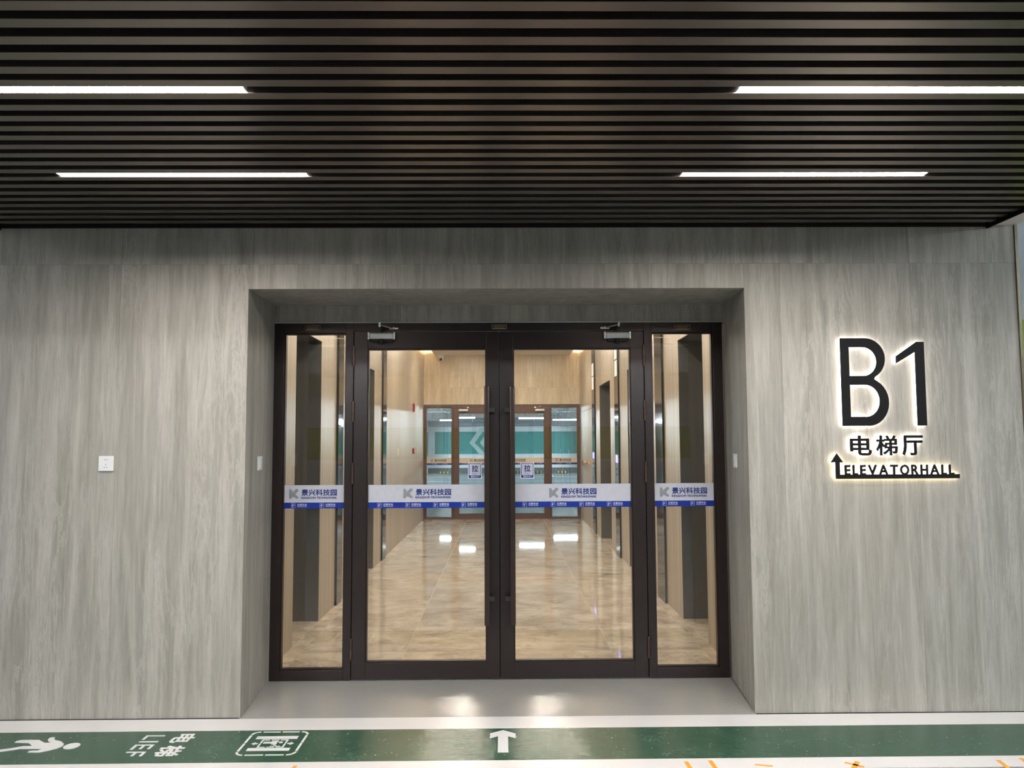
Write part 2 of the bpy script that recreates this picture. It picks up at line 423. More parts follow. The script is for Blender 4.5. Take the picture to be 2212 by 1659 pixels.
# ------------------------------------------------------------------ slatted canopy ceiling
ce = box('ceiling', -3.05, 2.98, -4.45, 0.0, 3.03, 3.06, M_black, kind='structure', label='dark bronze slatted canopy ceiling in front of the entrance', category='ceiling')
meas = [-2.459, -2.359, -2.252, -2.147, -2.045, -1.944, -1.837, -1.732, -1.628, -1.525, -1.424, -1.320, -1.217, -1.112, -1.004, -0.895, -0.783, -0.670, -0.561, -0.451, -0.335, -0.226, -0.118]
starts = [-2.459-0.1035*k for k in range(18, 0, -1)] + meas
proto = None
for s in starts:
    if proto is None:
        proto = box('slat', -3.04, 2.97, s, s+0.0525, 2.917, 3.0, M_slat, ce, bev=0.0015)
        p0 = s
    else:
        o = proto.copy(); COL.objects.link(o); o.location.y += s-p0
for xx in (-2.0, -0.03, 1.9):
    box('carrier_rail', xx-0.02, xx+0.02, -4.4, -0.01, 3.0, 3.03, M_black, ce)
box('edge_trim', 2.972, 2.986, -4.45, -0.001, 2.896, 3.06, M_black, ce)
box('edge_trim', -3.056, -3.042, -4.45, -0.001, 2.896, 3.06, M_black, ce)
box('edge_trim', -3.04, 2.97, -0.012, -0.001, 2.905, 2.93, M_frame, ce)
for (a, b, n, side) in ((2.987, 3.15, 4, 'right'), (-3.225, -3.057, 5, 'left')):
    box('trim_%d' % n, a, b, -4.45, -0.001, 2.917, 3.9, M_ceilw, kind='structure', label='pale painted bulkhead closing the %s side of the slatted canopy' % side, category='bulkhead')
box('trim_6', -3.225, 3.15, -4.62, -4.452, 2.917, 3.9, M_ceilw, kind='structure', label='pale painted bulkhead closing the front of the slatted canopy', category='bulkhead')

def strip_lamp(x0, x1, yc, lab):
    t = empty('strip_light', ((x0+x1)/2, yc, 2.93), label=lab, cat='lamp', group='strip lights in the slatted canopy')
    box('housing', x0, x1, yc-0.0255, yc+0.0255, 2.934, 2.985, M_black, t)
    box('diffuser', x0+0.004, x1-0.004, yc-0.0245, yc+0.0245, 2.927, 2.934, E_lamp, t)
    for xx in (x0, x1): box('end_cap', xx-0.003, xx+0.003, yc-0.025, yc+0.025, 2.924, 2.985, M_whitepl, t)
XL, XR = (-2.19, -0.965), (0.89, 2.115)
strip_lamp(*XL, -0.9235, 'glowing strip light nearest the wall, on the left of the canopy')
strip_lamp(*XR, -0.9235, 'glowing strip light nearest the wall, on the right of the canopy')
strip_lamp(*XL, -1.8650, 'glowing strip light cut by the left photo edge, second row from wall')
strip_lamp(*XR, -1.8650, 'glowing strip light cut by the right photo edge, second row from wall')
strip_lamp(*XL, -2.7957, 'strip light overhead on the left, third row from the wall')
strip_lamp(*XR, -2.7957, 'strip light overhead on the right, third row from the wall')
strip_lamp(*XL, -3.7270, 'strip light overhead on the left, fourth row from the wall')
strip_lamp(*XR, -3.7270, 'strip light overhead on the right, fourth row from the wall')

# ------------------------------------------------------------------ glazed entrance screens
LOGO = None
def k_logo(x, z, w, h, y, parent):
    """slanted-brick letter K"""
    global LOGO
    if LOGO is None:
        bm = bmesh.new()
        def cap(px, pz, a, b, r):
            ax, az = a; ex, ez = b[0]-ax, b[1]-az
            t = max(0, min(1, ((px-ax)*ex+(pz-az)*ez)/(ex*ex+ez*ez)))
            return math.hypot(px-ax-t*ex, pz-az-t*ez) < r
        def inside(px, pz):
            return (cap(px, pz, (0.17, 0.17), (0.17, 0.83), 0.17) or cap(px, pz, (0.2, 0.33), (0.82, 0.84), 0.16)
                    or cap(px, pz, (0.30, 0.52), (0.82, 0.17), 0.16)) and not (0.50 < pz < 0.56 and px < 0.08)
        step = 0.088; sl = 0.42
        for r in range(-6, 18):
            for c in range(0, 9):
                cx = c*0.125 + (0.0625 if r % 2 else 0); cz = r*step + cx*sl
                if inside(cx, cz):
                    L, T = 0.050, 0.020
                    pts = [(cx-L, cz-L*sl-T), (cx+L, cz+L*sl-T), (cx+L, cz+L*sl+T), (cx-L, cz-L*sl+T)]
                    wall_prism(bm, [(p[0]*w, p[1]*h) for p in pts], -0.0004, 0.0004)
                    pts = [(cx-L-0.006, cz-L*sl-T), (cx-L+0.010, cz-L*sl-T), (cx-L+0.010, cz-L*sl-step*0.8), (cx-L-0.006, cz-L*sl-step*0.8)]
                    if inside(cx-L, cz-step*0.6): wall_prism(bm, [(p[0]*w, p[1]*h) for p in pts], -0.0004, 0.0004)
        bmesh.ops.recalc_face_normals(bm, faces=bm.faces[:])
        me = bpy.data.meshes.new('brick_letter_logo'); bm.to_mesh(me); bm.free(); me.materials.append(M_inkg); LOGO = (me, w, h)
    o = bpy.data.objects.new('logo', LOGO[0]); place(o, parent, Vector((x, y, z)))
    if abs(w-LOGO[1]) > 1e-4: o.scale = (w/LOGO[1], 1, h/LOGO[2])
ICON = None
def caution_icon(x, z, s, y, parent):
    global ICON
    if ICON is None:
        bm = bmesh.new(); t = 0.0012
        for a in ((0, s, 0, t), (0, s, s-t, s), (0, t, t, s-t), (s-t, s, t, s-t)): bx(bm, a[0], a[1], -0.0004, 0.0004, a[2], a[3])
        wall_prism(bm, [(s*p[0], s*p[1]) for p in ((0.30, 0.14), (0.42, 0.14), (0.44, 0.45), (0.50, 0.50), (0.62, 0.44), (0.68, 0.50), (0.50, 0.62), (0.44, 0.72), (0.30, 0.68), (0.22, 0.5))], -0.0004, 0.0004)
        wall_prism(bm, [(s*(0.36+0.09*math.cos(q*0.785)), s*(0.82+0.09*math.sin(q*0.785))) for q in range(8)], -0.0004, 0.0004)
        wall_prism(bm, [(s*p[0], s*p[1]) for p in ((0.60, 0.50), (0.78, 0.80), (0.83, 0.76), (0.66, 0.48))], -0.0004, 0.0004)
        bmesh.ops.recalc_face_normals(bm, faces=bm.faces[:])
        me = bpy.data.meshes.new('caution_pictogram'); bm.to_mesh(me); bm.free(); me.materials.append(M_inkw); ICON = me
    place(bpy.data.objects.new('pictogram', ICON), parent, Vector((x, y, z)))
RULE = None
def fine_print(x, z, y, parent):
    global RULE
    if RULE is None:
        bm = bmesh.new(); rr = random.Random(3); xx = 0
        while xx < 0.064:
            l = rr.uniform(0.004, 0.008); bx(bm, xx, min(xx+l, 0.066), -0.0004, 0.0004, 0, 0.003); xx += l+0.0012
        me = bpy.data.meshes.new('fine_print'); bm.to_mesh(me); bm.free(); me.materials.append(M_inkw); RULE = me
    place(bpy.data.objects.new('fine_print', RULE), parent, Vector((x, y, z)))
def band(x0, x1, lx, icons, parent, yg, zt, zm, zb, inside=False):
    """safety film across a pane: pale band with lettering over a blue stripe. yg = glass face toward the viewer"""
    b = box('safety_film', x0, x1, yg-0.0012, yg, zm, zt, M_film_in if inside else M_film, parent)
    s = box('safety_stripe', x0, x1, yg-0.0012, yg, zb, zm, M_blue, parent)
    y = yg-0.0018
    H = zt-zm
    k_logo(lx, zm+H*0.20, 0.067, H*0.60, y, b)
    text_wall('lettering', '景兴科技园', lx+0.085, lx+0.329, zm+H*0.385, zm+H*0.765, y-0.0002, y+0.0002, M_ink if not inside else M_inkg, b, offset=0.028)
    text_wall('lettering', 'KINGDOM TECHNOPARK', lx+0.085, lx+0.329, zm+H*0.205, zm+H*0.335, y-0.0002, y+0.0002, M_ink if not inside else M_inkg, b, offset=0.04)
    for ix in icons:
        caution_icon(ix, zb+0.006, 0.029, y, s)
        text_wall('lettering', '注意安全', ix+0.040, ix+0.108, zb+0.0175, zb+0.0335, y-0.0002, y+0.0002, M_inkw, s, offset=0.02)
        fine_print(ix+0.041, zb+0.0105, y, s)
def pull_sign(x0, z0, parent, yg):
    w, h = 0.095, 0.111
    y = yg-0.0012
    p = box('pull_sticker', x0, x0+w, y, yg, z0, z0+h, M_whitepl, parent)
    def rr(a, b, c, d, r=0.006, n=4):
        pts = []
        for cx, cz, q in ((b-r, c+r, -90), (b-r, d-r, 0), (a+r, d-r, 90), (a+r, c+r, 180)):
            for k in range(n+1):
                an = math.radians(q+90*k/n); pts.append((cx+r*math.cos(an), cz+r*math.sin(an)))
        return pts
    bm = bmesh.new(); wall_prism(bm, rr(x0+0.005, x0+w-0.005, z0+0.006, z0+h-0.004), y-0.0004, y); finish('blue_border', bm, M_blue, p)
    bm = bmesh.new(); wall_prism(bm, rr(x0+0.009, x0+w-0.009, z0+0.024, z0+h-0.008, 0.004), y-0.0008, y-0.0004); finish('face', bm, M_film, p)
    text_wall('lettering', '拉', x0+0.026, x0+w-0.024, z0+0.048, z0+h-0.016, y-0.0012, y-0.0008, M_ink, p, offset=0.028)
    text_wall('lettering', 'PULL', x0+0.031, x0+w-0.031, z0+0.030, z0+0.040, y-0.0012, y-0.0008, M_ink, p, offset=0.004)
    box('rule', x0+0.020, x0+w-0.018, y-0.0011, y-0.0008, z0+0.0437, z0+0.0443, M_ink, p)
    text_wall('lettering', '请随手关门', x0+0.018, x0+w-0.016, z0+0.0095, z0+0.0205, y-0.0008, y-0.0004, M_inkw, p, offset=0.02)
def pane(parent, x0, x1, z0, z1, yf, mat=M_frame):
    """beads and glass in an opening; yf = front face of the frame"""
    bd = 0.008
    bm = bmesh.new()
    bx(bm, x0, x0+bd, yf+0.012, yf+0.05, z0, z1); bx(bm, x1-bd, x1, yf+0.012, yf+0.05, z0, z1)
    bx(bm, x0+bd, x1-bd, yf+0.012, yf+0.05, z1-bd, z1); bx(bm, x0+bd, x1-bd, yf+0.012, yf+0.05, z0, z0+bd)
    finish('glazing_bead', bm, M_bead, parent)
    box('glass_pane', x0+0.004, x1-0.004, yf+0.03, yf+0.038, z0+0.004, z1-0.004, M_glass, parent)
def closer(parent, x0, x1, z0, z1, yf, flip, m=M_alu):
    c = box('door_closer', x0+0.012, x1-0.012, yf-0.048, yf-0.002, z0+0.012, z1-0.004, m, parent, bev=0.010)
    for a, b in ((x0, x0+0.014), (x1-0.014, x1)): box('end_cap', a, b, yf-0.044, yf, z0+0.008, z1, M_chrome, c, bev=0.003)
    box('back_plate', x0+0.03, x1-0.02, yf-0.02, yf-0.001, z0-0.006, z0+0.014, M_rubber, c)
    xm = x0+(x1-x0)*(0.48 if not flip else 0.52)
    cyl_o('spindle_cap', (xm, yf-0.030, z0-0.018), (xm, yf-0.030, z0+0.012), 0.016, M_rubber, c)
    cyl_o('spindle', (xm, yf-0.026, z1-0.004), (xm, yf-0.026, z1+0.03), 0.009, M_rubber, c, r1=0.012)
    bm = bmesh.new(); s = -1 if flip else 1
    cyl(bm, (xm, yf-0.026, z1+0.026), (xm, yf-0.10, z1+0.034), 0.008)
    cyl(bm, (xm, yf-0.10, z1+0.03), (xm, yf-0.10, z1+0.055), 0.010); cyl(bm, (xm, yf-0.10, z1+0.055), (xm, yf-0.10, z1+0.062), 0.006)
    cyl(bm, (xm, yf-0.10, z1+0.04), (xm+s*0.085, yf-0.012, z1+0.030), 0.005)
    finish('arm', bm, M_chrome, c)
    xb = xm+s*0.085
    bm = bmesh.new(); bx(bm, xb-0.032, xb+0.032, yf-0.012, yf-0.001, z1+0.022, z1+0.036, 0.002); cyl(bm, (xb, yf-0.02, z1+0.02), (xb, yf-0.02, z1+0.038), 0.008)
    finish('arm_bracket', bm, M_chrome, c)
def pull_handle(parent, xc, z0, z1, yf, side):
    bm = bmesh.new(); bx(bm, xc-0.0175, xc+0.0175, yf-0.078, yf-0.050, z0, z1, 0.008)
    h = finish('handle', bm, M_handle, parent)
    for zz in (z1-0.165, z0+0.175):
        a, b = sorted((xc+side*0.010, xc+side*0.052))
        bm = bmesh.new(); bx(bm, a, b, yf-0.072, yf-0.056, zz-0.016, zz+0.016, 0.002)
        c, d = sorted((xc+side*0.030, xc+side*0.052)); bx(bm, c, d, yf-0.060, yf+0.001, zz-0.016, zz+0.016, 0.002)
        finish('bracket', bm, M_rubber, h)
def hinge(parent, x, z0, z1, yf, m=M_bronze):
    bm = bmesh.new(); mid = (z0+z1)/2
    cyl(bm, (x, yf-0.010, z0), (x, yf-0.010, mid-0.001), 0.0095, seg=14); cyl(bm, (x, yf-0.010, mid+0.001), (x, yf-0.010, z1), 0.0095, seg=14)
    cyl(bm, (x, yf-0.010, z0-0.004), (x, yf-0.010, z0), 0.007, seg=14); cyl(bm, (x, yf-0.010, z1), (x, yf-0.010, z1+0.004), 0.007, seg=14)
    finish('hinge', bm, m, parent)
def name_plate(parent, x0, x1, z0, z1, yf):
    p = box('maker_plate', x0, x1, yf-0.003, yf, z0, z1, M_gold, parent, bev=0.001)
    box('engraved_field', x0+0.003, x1-0.003, yf-0.0036, yf-0.0028, z0+0.003, z1-0.003, M_rubber, p)
    bm = bmesh.new(); rr = random.Random(int(x0*1000) % 97)
    for zz, hh in ((z1-0.009, 0.003), (z1-0.017, 0.004), (z1-0.026, 0.006)):
        xx = x0+0.014
        while xx < x1-0.016:
            l = rr.uniform(0.003, 0.007); bx(bm, xx, xx+l, yf-0.0042, yf-0.0034, zz-hh/2, zz+hh/2); xx += l+0.002
    finish('engraving', bm, M_gold, p)

def screen(yf, X, Z, names, labs, mat, inner, bands, far=False):
    """X: frame_l, slg_l, slg_r, door_l, glass_l, glass_r, mid_l, mid_r, rglass_l, rglass_r, door_r, rsl_l, rsl_r, frame_r"""
    (fl_, sl0, sl1, d0, g0, g1, m0, m1, h0, h1, d1, r0, r1, fr_) = X
    (zt, zs, zd, zg, zb, zsb) = Z     # frame top, sidelight glass top, door top, door glass top, door glass bottom, sidelight glass bottom
    D = 0.09
    # outer frame
    F = empty(names[4], ((fl_+fr_)/2, yf, 0.0), kind='structure', label=labs[4], cat='door frame')
    box('jamb', fl_, sl0, yf, yf+D, 0.004, zt, mat, F, bev=0.002); box('jamb', r1, fr_, yf, yf+D, 0.004, zt, mat, F, bev=0.002)
    box('mullion', sl1, d0-0.006, yf, yf+D, 0.004, zt-0.001, mat, F, bev=0.002); box('mullion', d1+0.006, r0, yf, yf+D, 0.004, zt-0.001, mat, F, bev=0.002)
    box('stop_bead', d0-0.006, d0-0.001, yf+0.02, yf+D, 0.01, zd, M_bead, F); box('stop_bead', d1+0.001, d1+0.006, yf+0.02, yf+D, 0.01, zd, M_bead, F)
    box('header', sl0, sl1, yf+0.001, yf+D, zs, zt, mat, F, bev=0.002); box('header', r0, r1, yf+0.001, yf+D, zs, zt, mat, F, bev=0.002)
    hd = box('header', d0-0.006, d1+0.006, yf+0.001, yf+D, zd+0.014, zt, mat, F, bev=0.002)
    box('stop_bead', d0-0.006, d1+0.006, yf-0.003, yf+D, zd+0.004, zd+0.0135, mat, F, bev=0.001)
    box('sill', sl0, sl1, yf+0.001, yf+D, 0.004, zsb, mat, F, bev=0.002); box('sill', r0, r1, yf+0.001, yf+D, 0.004, zsb, mat, F, bev=0.002)
    box('head_seal', fl_, fr_, yf+0.004, yf+D, zt, zt+0.012, M_rubber, F)
    box('threshold', d0, d1, yf+0.02, yf+D-0.01, 0.0035, 0.010, M_alu, F)
    box('meeting_seal', m0-0.001, m1+0.001, yf+0.012, yf+0.03, 0.014, zd-0.002, M_rubber, F)
    # sidelights
    for nm, lb, a, b in ((names[0], labs[0], sl0, sl1), (names[3], labs[3], r0, r1)):
        Wd = empty(nm, ((a+b)/2, yf, zsb), kind='structure', label=lb, cat='window')
        pane(Wd, a, b, zsb, zs, yf+0.01)
        k = 0 if a == sl0 else 3
        if bands: band(a+0.004, b-0.004, bands[k][0], bands[k][1], Wd, yf+0.0395, *bands[4], inside=far)
    # leaves
    for nm, lb, a, b, ga, gb, s in ((names[1], labs[1], d0, m0, g0, g1, 1), (names[2], labs[2], m1, d1, h0, h1, -1)):
        L = empty(nm, ((a+b)/2, yf, 0.012), kind='structure', label=lb, cat='door')
        box('stile', a, ga, yf-0.004, yf+0.046, 0.012, zd, mat, L, bev=0.002); box('stile', gb, b, yf-0.004, yf+0.046, 0.012, zd, mat, L, bev=0.002)
        box('top_rail', ga, gb, yf-0.003, yf+0.046, zg, zd, mat, L, bev=0.0015); box('bottom_rail', ga, gb, yf-0.003, yf+0.046, 0.012, zb, mat, L, bev=0.0015)
        pane(L, ga, gb, zb, zg, yf-0.004)
        k = 1 if s == 1 else 2
        if bands: band(ga+0.004, gb-0.004, bands[k][0], bands[k][1], L, yf+0.0255, *bands[4], inside=far)
        if not far:
            pull_sign((gb-0.006-0.122) if s == 1 else (ga+0.048), 1.346, L, yf+0.0255)
            pull_handle(L, b-0.083 if s == 1 else a+0.086, 0.375, 1.982, yf-0.004, s)
            cz = (a+0.098, a+0.288) if s == 1 else (b-0.278, b-0.092)
            closer(L, cz[0], cz[1], 2.297, 2.357, yf-0.004, s == -1)
            hx = a-0.003 if s == 1 else b+0.003
            for z0, z1 in ((2.127, 2.265), (1.746, 1.88), (1.322, 1.457), (0.143, 0.28)): hinge(L, hx, z0, z1, yf)
        else:
            cz = (a+0.10, a+0.30) if s == 1 else (b-0.30, b-0.10)
            closer(L, cz[0], cz[1], zd-0.075, zd-0.012, yf-0.004, s == -1, M_whitepl)
            pull_handle(L, b-0.083 if s == 1 else a+0.083, 0.6, 1.6, yf-0.004, s)
            hx = a-0.003 if s == 1 else b+0.003
            for z0, z1 in ((1.85, 1.98), (1.40, 1.53), (0.40, 0.53), (0.15, 0.28)): hinge(L, hx, z0, z1, yf, M_frame_in)
    return F
near = screen(0.70, (-1.583, -1.515, -1.088, -1.030, -0.937, -0.117, -0.030, -0.025, 0.068, 0.884, 0.974, 1.033, 1.460, 1.526),
              (2.424, 2.357, 2.364, 2.247, 0.120, 0.072),
              ('window_1', 'door_1', 'door_2', 'window_2', 'trim_7'),
              ('narrow glazed sidelight left of the near glass doors', 'left leaf of the near bronze glass double door',
               'right leaf of the near bronze glass double door', 'narrow glazed sidelight right of the near glass doors',
               'dark bronze outer frame of the near glass entrance'), M_frame, True,
              [(-1.476, (-1.459, -1.264)), (-0.690, (-0.866, -0.674, -0.482, -0.290)), (0.311, (0.130, 0.325, 0.520, 0.712)), (1.078, (1.095, 1.290)), (1.309, 1.190, 1.150)])
name_plate(near, -1.373, -1.267, 2.376, 2.411, 0.70)
name_plate(near, -0.079, 0.027, 2.382, 2.413, 0.70)
name_plate(near, 1.196, 1.303, 2.373, 2.408, 0.70)
far = screen(11.70, (-1.663, -1.605, -1.074, -1.035, -0.930, -0.115, -0.034, -0.029, 0.070, 0.850, 0.960, 0.997, 1.540, 1.602),
             (2.366, 2.318, 2.300, 2.20, 0.115, 0.045),
             ('window_3', 'door_3', 'door_4', 'window_4', 'trim_8'),
             ('narrow sidelight left of the far glass doors at the lobby end', 'left leaf of the far brown framed double door at the lobby end',
              'right leaf of the far brown framed double door at the lobby end', 'narrow sidelight right of the far glass doors at the lobby end',
              'reddish brown outer frame of the far glass entrance'), M_frame_in, True,
             [(-1.52, (-1.48, -1.27)), (-0.70, (-0.86, -0.66, -0.46, -0.27)), (0.13, (0.10, 0.30, 0.50, 0.70)), (1.08, (1.11, 1.31)), (1.268, 1.163, 1.124)], far=True)
name_plate(far, -1.41, -1.30, 2.325, 2.358, 11.70); name_plate(far, 1.20, 1.31, 2.325, 2.358, 11.70)

# ------------------------------------------------------------------ lobby walls
def side_wall(name, X, s, segs, niches, lab):
    """X = wall face, s = -1 left / +1 right"""
    bm = bmesh.new()
    def blk(y0, y1, z0, z1, d0=0.02, d1=0.10):
        a, b = sorted((X+s*d0, X+s*d1)); bx(bm, a, b, y0, y1, z0, z1)
    edges = [0.79] + [e for n in niches for e in n] + [11.80]
    for i in range(0, len(edges), 2): blk(edges[i], edges[i+1], 0, 3.78)
    for n in niches: blk(n[0], n[1], 2.56, 3.78)
    W = finish(name, bm, M_black, kind='structure', label=lab, category='wall')
    for y0, y1 in segs:
        a, b = sorted((X, X+s*0.02)); box('panel', a, b, y0+0.001, y1-0.001, 0.0086, 3.76, M_wood, W)
    for n in niches:
        a, b = sorted((X, X+s*0.02)); box('panel', a, b, n[0]+0.001, n[1]-0.001, 2.525, 3.76, M_wood, W)
        # dark portal lining and the lift doors inside it
        a, b = sorted((X+s*0.004, X+s*0.42))
        box('portal_cheek', a, b, n[1]-0.002, n[1]+0.016, 0.0086, 2.522, M_lift, W)
        box('portal_cheek', a, b, n[0]-0.016, n[0]+0.002, 0.0086, 2.522, M_lift, W)
        box('portal_head', a, b, n[0], n[1], 2.522, 2.54, M_lift, W)
    return W
L = side_wall('wall_left', -1.66, -1,
    [(0.79, 1.58), (2.46, 3.24), (3.24, 4.50), (5.42, 6.19), (6.19, 7.2)] + [(7.2+0.9*i, 7.2+0.9*(i+1)) for i in range(5)],
    [(1.58, 2.46), (4.50, 5.42)], 'left lobby wall of beige vertical streaked panels with lift openings')
R = side_wall('wall_right', 1.607, 1,
    [(0.79, 1.57), (2.45, 3.3), (3.3, 4.50), (5.44, 6.3), (6.3, 7.08), (8.38, 9.15), (9.15, 9.46), (11.36, 11.70)],
    [(1.57, 2.45), (4.50, 5.44), (7.08, 8.38)], 'right lobby wall of beige vertical streaked panels with lift openings')
def lift(X, s, y0, y1, n, lab):
    t = empty('door_%d' % n, (X+s*0.42, (y0+y1)/2, 0.009), kind='structure', label=lab, cat='lift door')
    a, b = sorted((X+s*0.40, X+s*0.425)); m = (y0+y1)/2
    box('leaf', a, b, y0, m-0.002, 0.009, 2.52, M_liftd, t); box('leaf', a, b, m+0.002, y1, 0.009, 2.52, M_liftd, t)
lift(-1.66, -1, 1.58, 2.46, 5, 'satin lift door in the left wall opening nearest the near glass doors')
lift(-1.66, -1, 4.50, 5.42, 6, 'satin lift door in the second opening of the left lobby wall')
lift(1.607, 1, 1.57, 2.45, 7, 'satin lift door in the right wall opening nearest the near glass doors')
lift(1.607, 1, 4.50, 5.44, 8, 'satin lift door in the second opening of the right lobby wall')
lift(1.607, 1, 7.08, 8.38, 9, 'satin lift door in the third opening of the right lobby wall')
def call_strip(X, s, y0, y1, lab, lit=True):
    a, b = sorted((X-s*0.022, X-s*0.001))
    t = empty('call_panel', (X, (y0+y1)/2, 0.0086), label=lab, cat='lift panel', group='full-height black lift call panels on the lobby walls')
    p = box('backing', a, b, y0, y1, 0.0086, 3.74, M_gls_blk, t, bev=0.002)
    f = X-s*0.022
    def on(nm, ya, yb, za, zb, m, d=0.004, bev=0.0):
        c, e = sorted((f-s*d, f+s*0.001)); return box(nm, c, e, ya, yb, za, zb, m, t, bev=bev)
    m = (y0+y1)/2; wq = (y1-y0)
    if lit:
        on('lantern_plate', m-wq*0.30, m+wq*0.30, 2.515, 2.735, E_lant); on('lantern_plate', m-wq*0.30, m+wq*0.30, 2.755, 2.975, E_lant)
        on('display', m-wq*0.28, m+wq*0.28, 1.30, 1.41, E_disp)
        on('face_plate', m-wq*0.36, m+wq*0.36, 1.00, 1.29, M_chrome, 0.003, 0.001)
        on('button', m-0.015, m+0.015, 1.20, 1.23, M_rubber, 0.008); on('button', m-0.015, m+0.015, 1.12, 1.15, M_rubber, 0.008)
        on('key_switch', m-0.008, m+0.008, 1.43, 1.445, M_chrome, 0.006)
call_strip(-1.66, -1, 3.12, 3.36, 'black full-height call panel on the left wall nearest the near glass doors', False)
call_strip(-1.66, -1, 6.04, 6.34, 'black full-height call panel on the left wall, farther from the near doors', False)
call_strip(1.607, 1, 3.12, 3.48, 'black full-height call panel on the right wall nearest the near glass doors', False)
call_strip(1.607, 1, 6.12, 6.48, 'black call panel with blue display, middle one of the right wall')
call_strip(1.607, 1, 8.96, 9.34, 'black call panel with blue display nearest the far glass doors')
# service door in the right wall
t = empty('door_10', (1.607, 10.4, 0.0086), kind='structure', label='flush beige service door in the right wall near the far glass doors', cat='door')
box('leaf', 1.604, 1.64, 9.50, 11.32, 0.0086, 2.20, M_wood, t); box('leaf', 1.607, 1.63, 9.46, 11.36, 2.206, 3.76, M_wood, t)
bm = bmesh.new(); bx(bm, 1.6035, 1.61, 9.485, 9.50, 0.0086, 2.21); bx(bm, 1.6035, 1.61, 11.32, 11.335, 0.0086, 2.21); bx(bm, 1.6035, 1.61, 9.485, 11.335, 2.2, 2.208)
finish('frame_gap', bm, M_rubber, t)
for yy, rr_ in ((10.05, 0.035), (10.85, 0.022)):
    bm = bmesh.new(); cyl(bm, (1.604, yy, 1.195), (1.585, yy, 1.195), rr_, rr_*0.9, 24); cyl(bm, (1.585, yy, 1.195), (1.55, yy, 1.195), rr_*0.35, rr_*0.5, 16)
    cyl(bm, (1.55, yy, 1.195), (1.535, yy, 1.195), rr_*0.8, rr_*0.6, 20); finish('knob', bm, M_brass, t)
def plate(name, x0, x1, y0, y1, z0, z1, m, lab, cat, **kw):
    return box(name, x0, x1, y0, y1, z0, z1, m, bev=0.002, label=lab, category=cat, **kw)
def fire_box(name, yc, zc, lab, cat, hh):
    t = empty(name, (-1.66, yc, zc-hh), label=lab, cat=cat)
    box('case', -1.660, -1.630, yc-0.06, yc+0.06, zc-hh, zc+hh, M_red, t, bev=0.006)
    box('lens', -1.631, -1.625, yc-0.035, yc+0.035, zc-hh*0.35, zc+hh*0.55, M_whitepl if hh < 0.06 else M_red, t, bev=0.003)
fire_box('fire_alarm_sounder', 9.75, 2.235, 'red fire alarm box high on the left lobby wall', 'alarm', 0.075)
fire_box('fire_call_point', 9.75, 1.44, 'red fire call point on the left lobby wall below the alarm', 'alarm', 0.05)
def wall_switch(yc, zc, X, s, lab):
    t = empty('light_switch', (X, yc, zc-0.05), label=lab, cat='switch')
    a, b = sorted((X, X-s*0.009)); box('plate', a, b, yc-0.05, yc+0.05, zc-0.055, zc+0.055, M_ivory, t, bev=0.002)
    a, b = sorted((X-s*0.009, X-s*0.012)); box('rocker', a, b, yc-0.025, yc+0.025, zc-0.035, zc+0.035, M_ivory, t, bev=0.001)
wall_switch(7.65, 1.45, -1.66, -1, 'ivory switch plate on the left lobby wall, nearer one')
wall_switch(10.45, 1.45, -1.66, -1, 'ivory switch plate beyond the red call point on the left lobby wall')
wall_switch(10.70, 1.45, 1.604, 1, 'ivory switch plate above the brass knobs of the service door')
# far end wall above the doors
W = box('wall_back', -1.78, 1.72, 11.715, 11.80, 2.385, 3.78, M_black, kind='structure', label='beige stone wall above the far glass doors', category='wall')
for z0, z1 in ((2.379, 2.728), (2.728, 3.76)):
    e = [-1.66, -0.86, -0.06, 0.74, 1.607] if z0 > 2.5 else [-1.66, -1.30, -0.50, 0.30, 1.10, 1.607]
    for a, b in zip(e[:-1], e[1:]): box('panel', a+0.0007, b-0.0007, 11.695, 11.714, z0+0.0007, z1-0.0007, M_stone_in, W)
# inner face above the near doors
W = box('wall_lobby_front', -1.66, 1.607, 0.79, 0.81, 2.43, 3.78, M_ceilw, kind='structure', label='plain lobby side of the wall above the near doors', category='wall')
# lobby ceiling: raised outer ceiling and dropped tray with cove
box('ceiling_lobby', -1.78, 1.72, 0.79, 11.80, 3.78, 3.86, M_ceilw, kind='structure', label='raised cream lobby ceiling above the cove', category='ceiling')
tray = box('ceiling_tray', -1.425, 1.400, 0.82, 11.69, 3.415, 3.50, M_ceilw, kind='structure', label='dropped cream ceiling tray down the middle of the lobby', category='ceiling')
for x in (-1.36, 1.335): box('cove_light', x-0.03, x+0.03, 0.95, 11.6, 3.501, 3.516, E_cove, tray)
for y, nth in ((2.0, 'first'), (4.6, 'second'), (7.3, 'third'), (9.95, 'fourth')):  # unseen downlights added to fill the lobby with warm light
    for x, sd in ((-0.75, 'left'), (0.72, 'right')):
        t = empty('fill_downlight', (x, y, 3.41), label='added round downlight in the lobby ceiling tray, %s side, %s from the near doors' % (sd, nth), cat='lamp', group='added fill downlights in the lobby ceiling tray')
        bm = bmesh.new(); cyl(bm, (x, y, 3.407), (x, y, 3.4148), 0.062, 0.066, 28); finish('ring', bm, M_whitepl, t)
        cyl_o('lens', (x, y, 3.4045), (x, y, 3.4068), 0.05, E_down_fill, t, seg=28)
# security camera
t = empty('security_camera', (-1.30, 11.58, 3.415), label='white dome security camera under the far left end of the ceiling tray', cat='camera')
cyl_o('base', (-1.30, 11.58, 3.414), (-1.30, 11.58, 3.365), 0.075, M_whitepl, t, r1=0.07, seg=32)
bm = bmesh.new(); bmesh.ops.create_uvsphere(bm, u_segments=28, v_segments=18, radius=0.062)
for v in bm.verts: v.co = v.co+Vector((-1.30, 11.58, 3.33))
finish('eyeball', bm, M_whitepl, t, smooth=True)
cyl_o('lens', (-1.293, 11.535, 3.315), (-1.286, 11.508, 3.303), 0.030, M_rubber, t, r1=0.024)

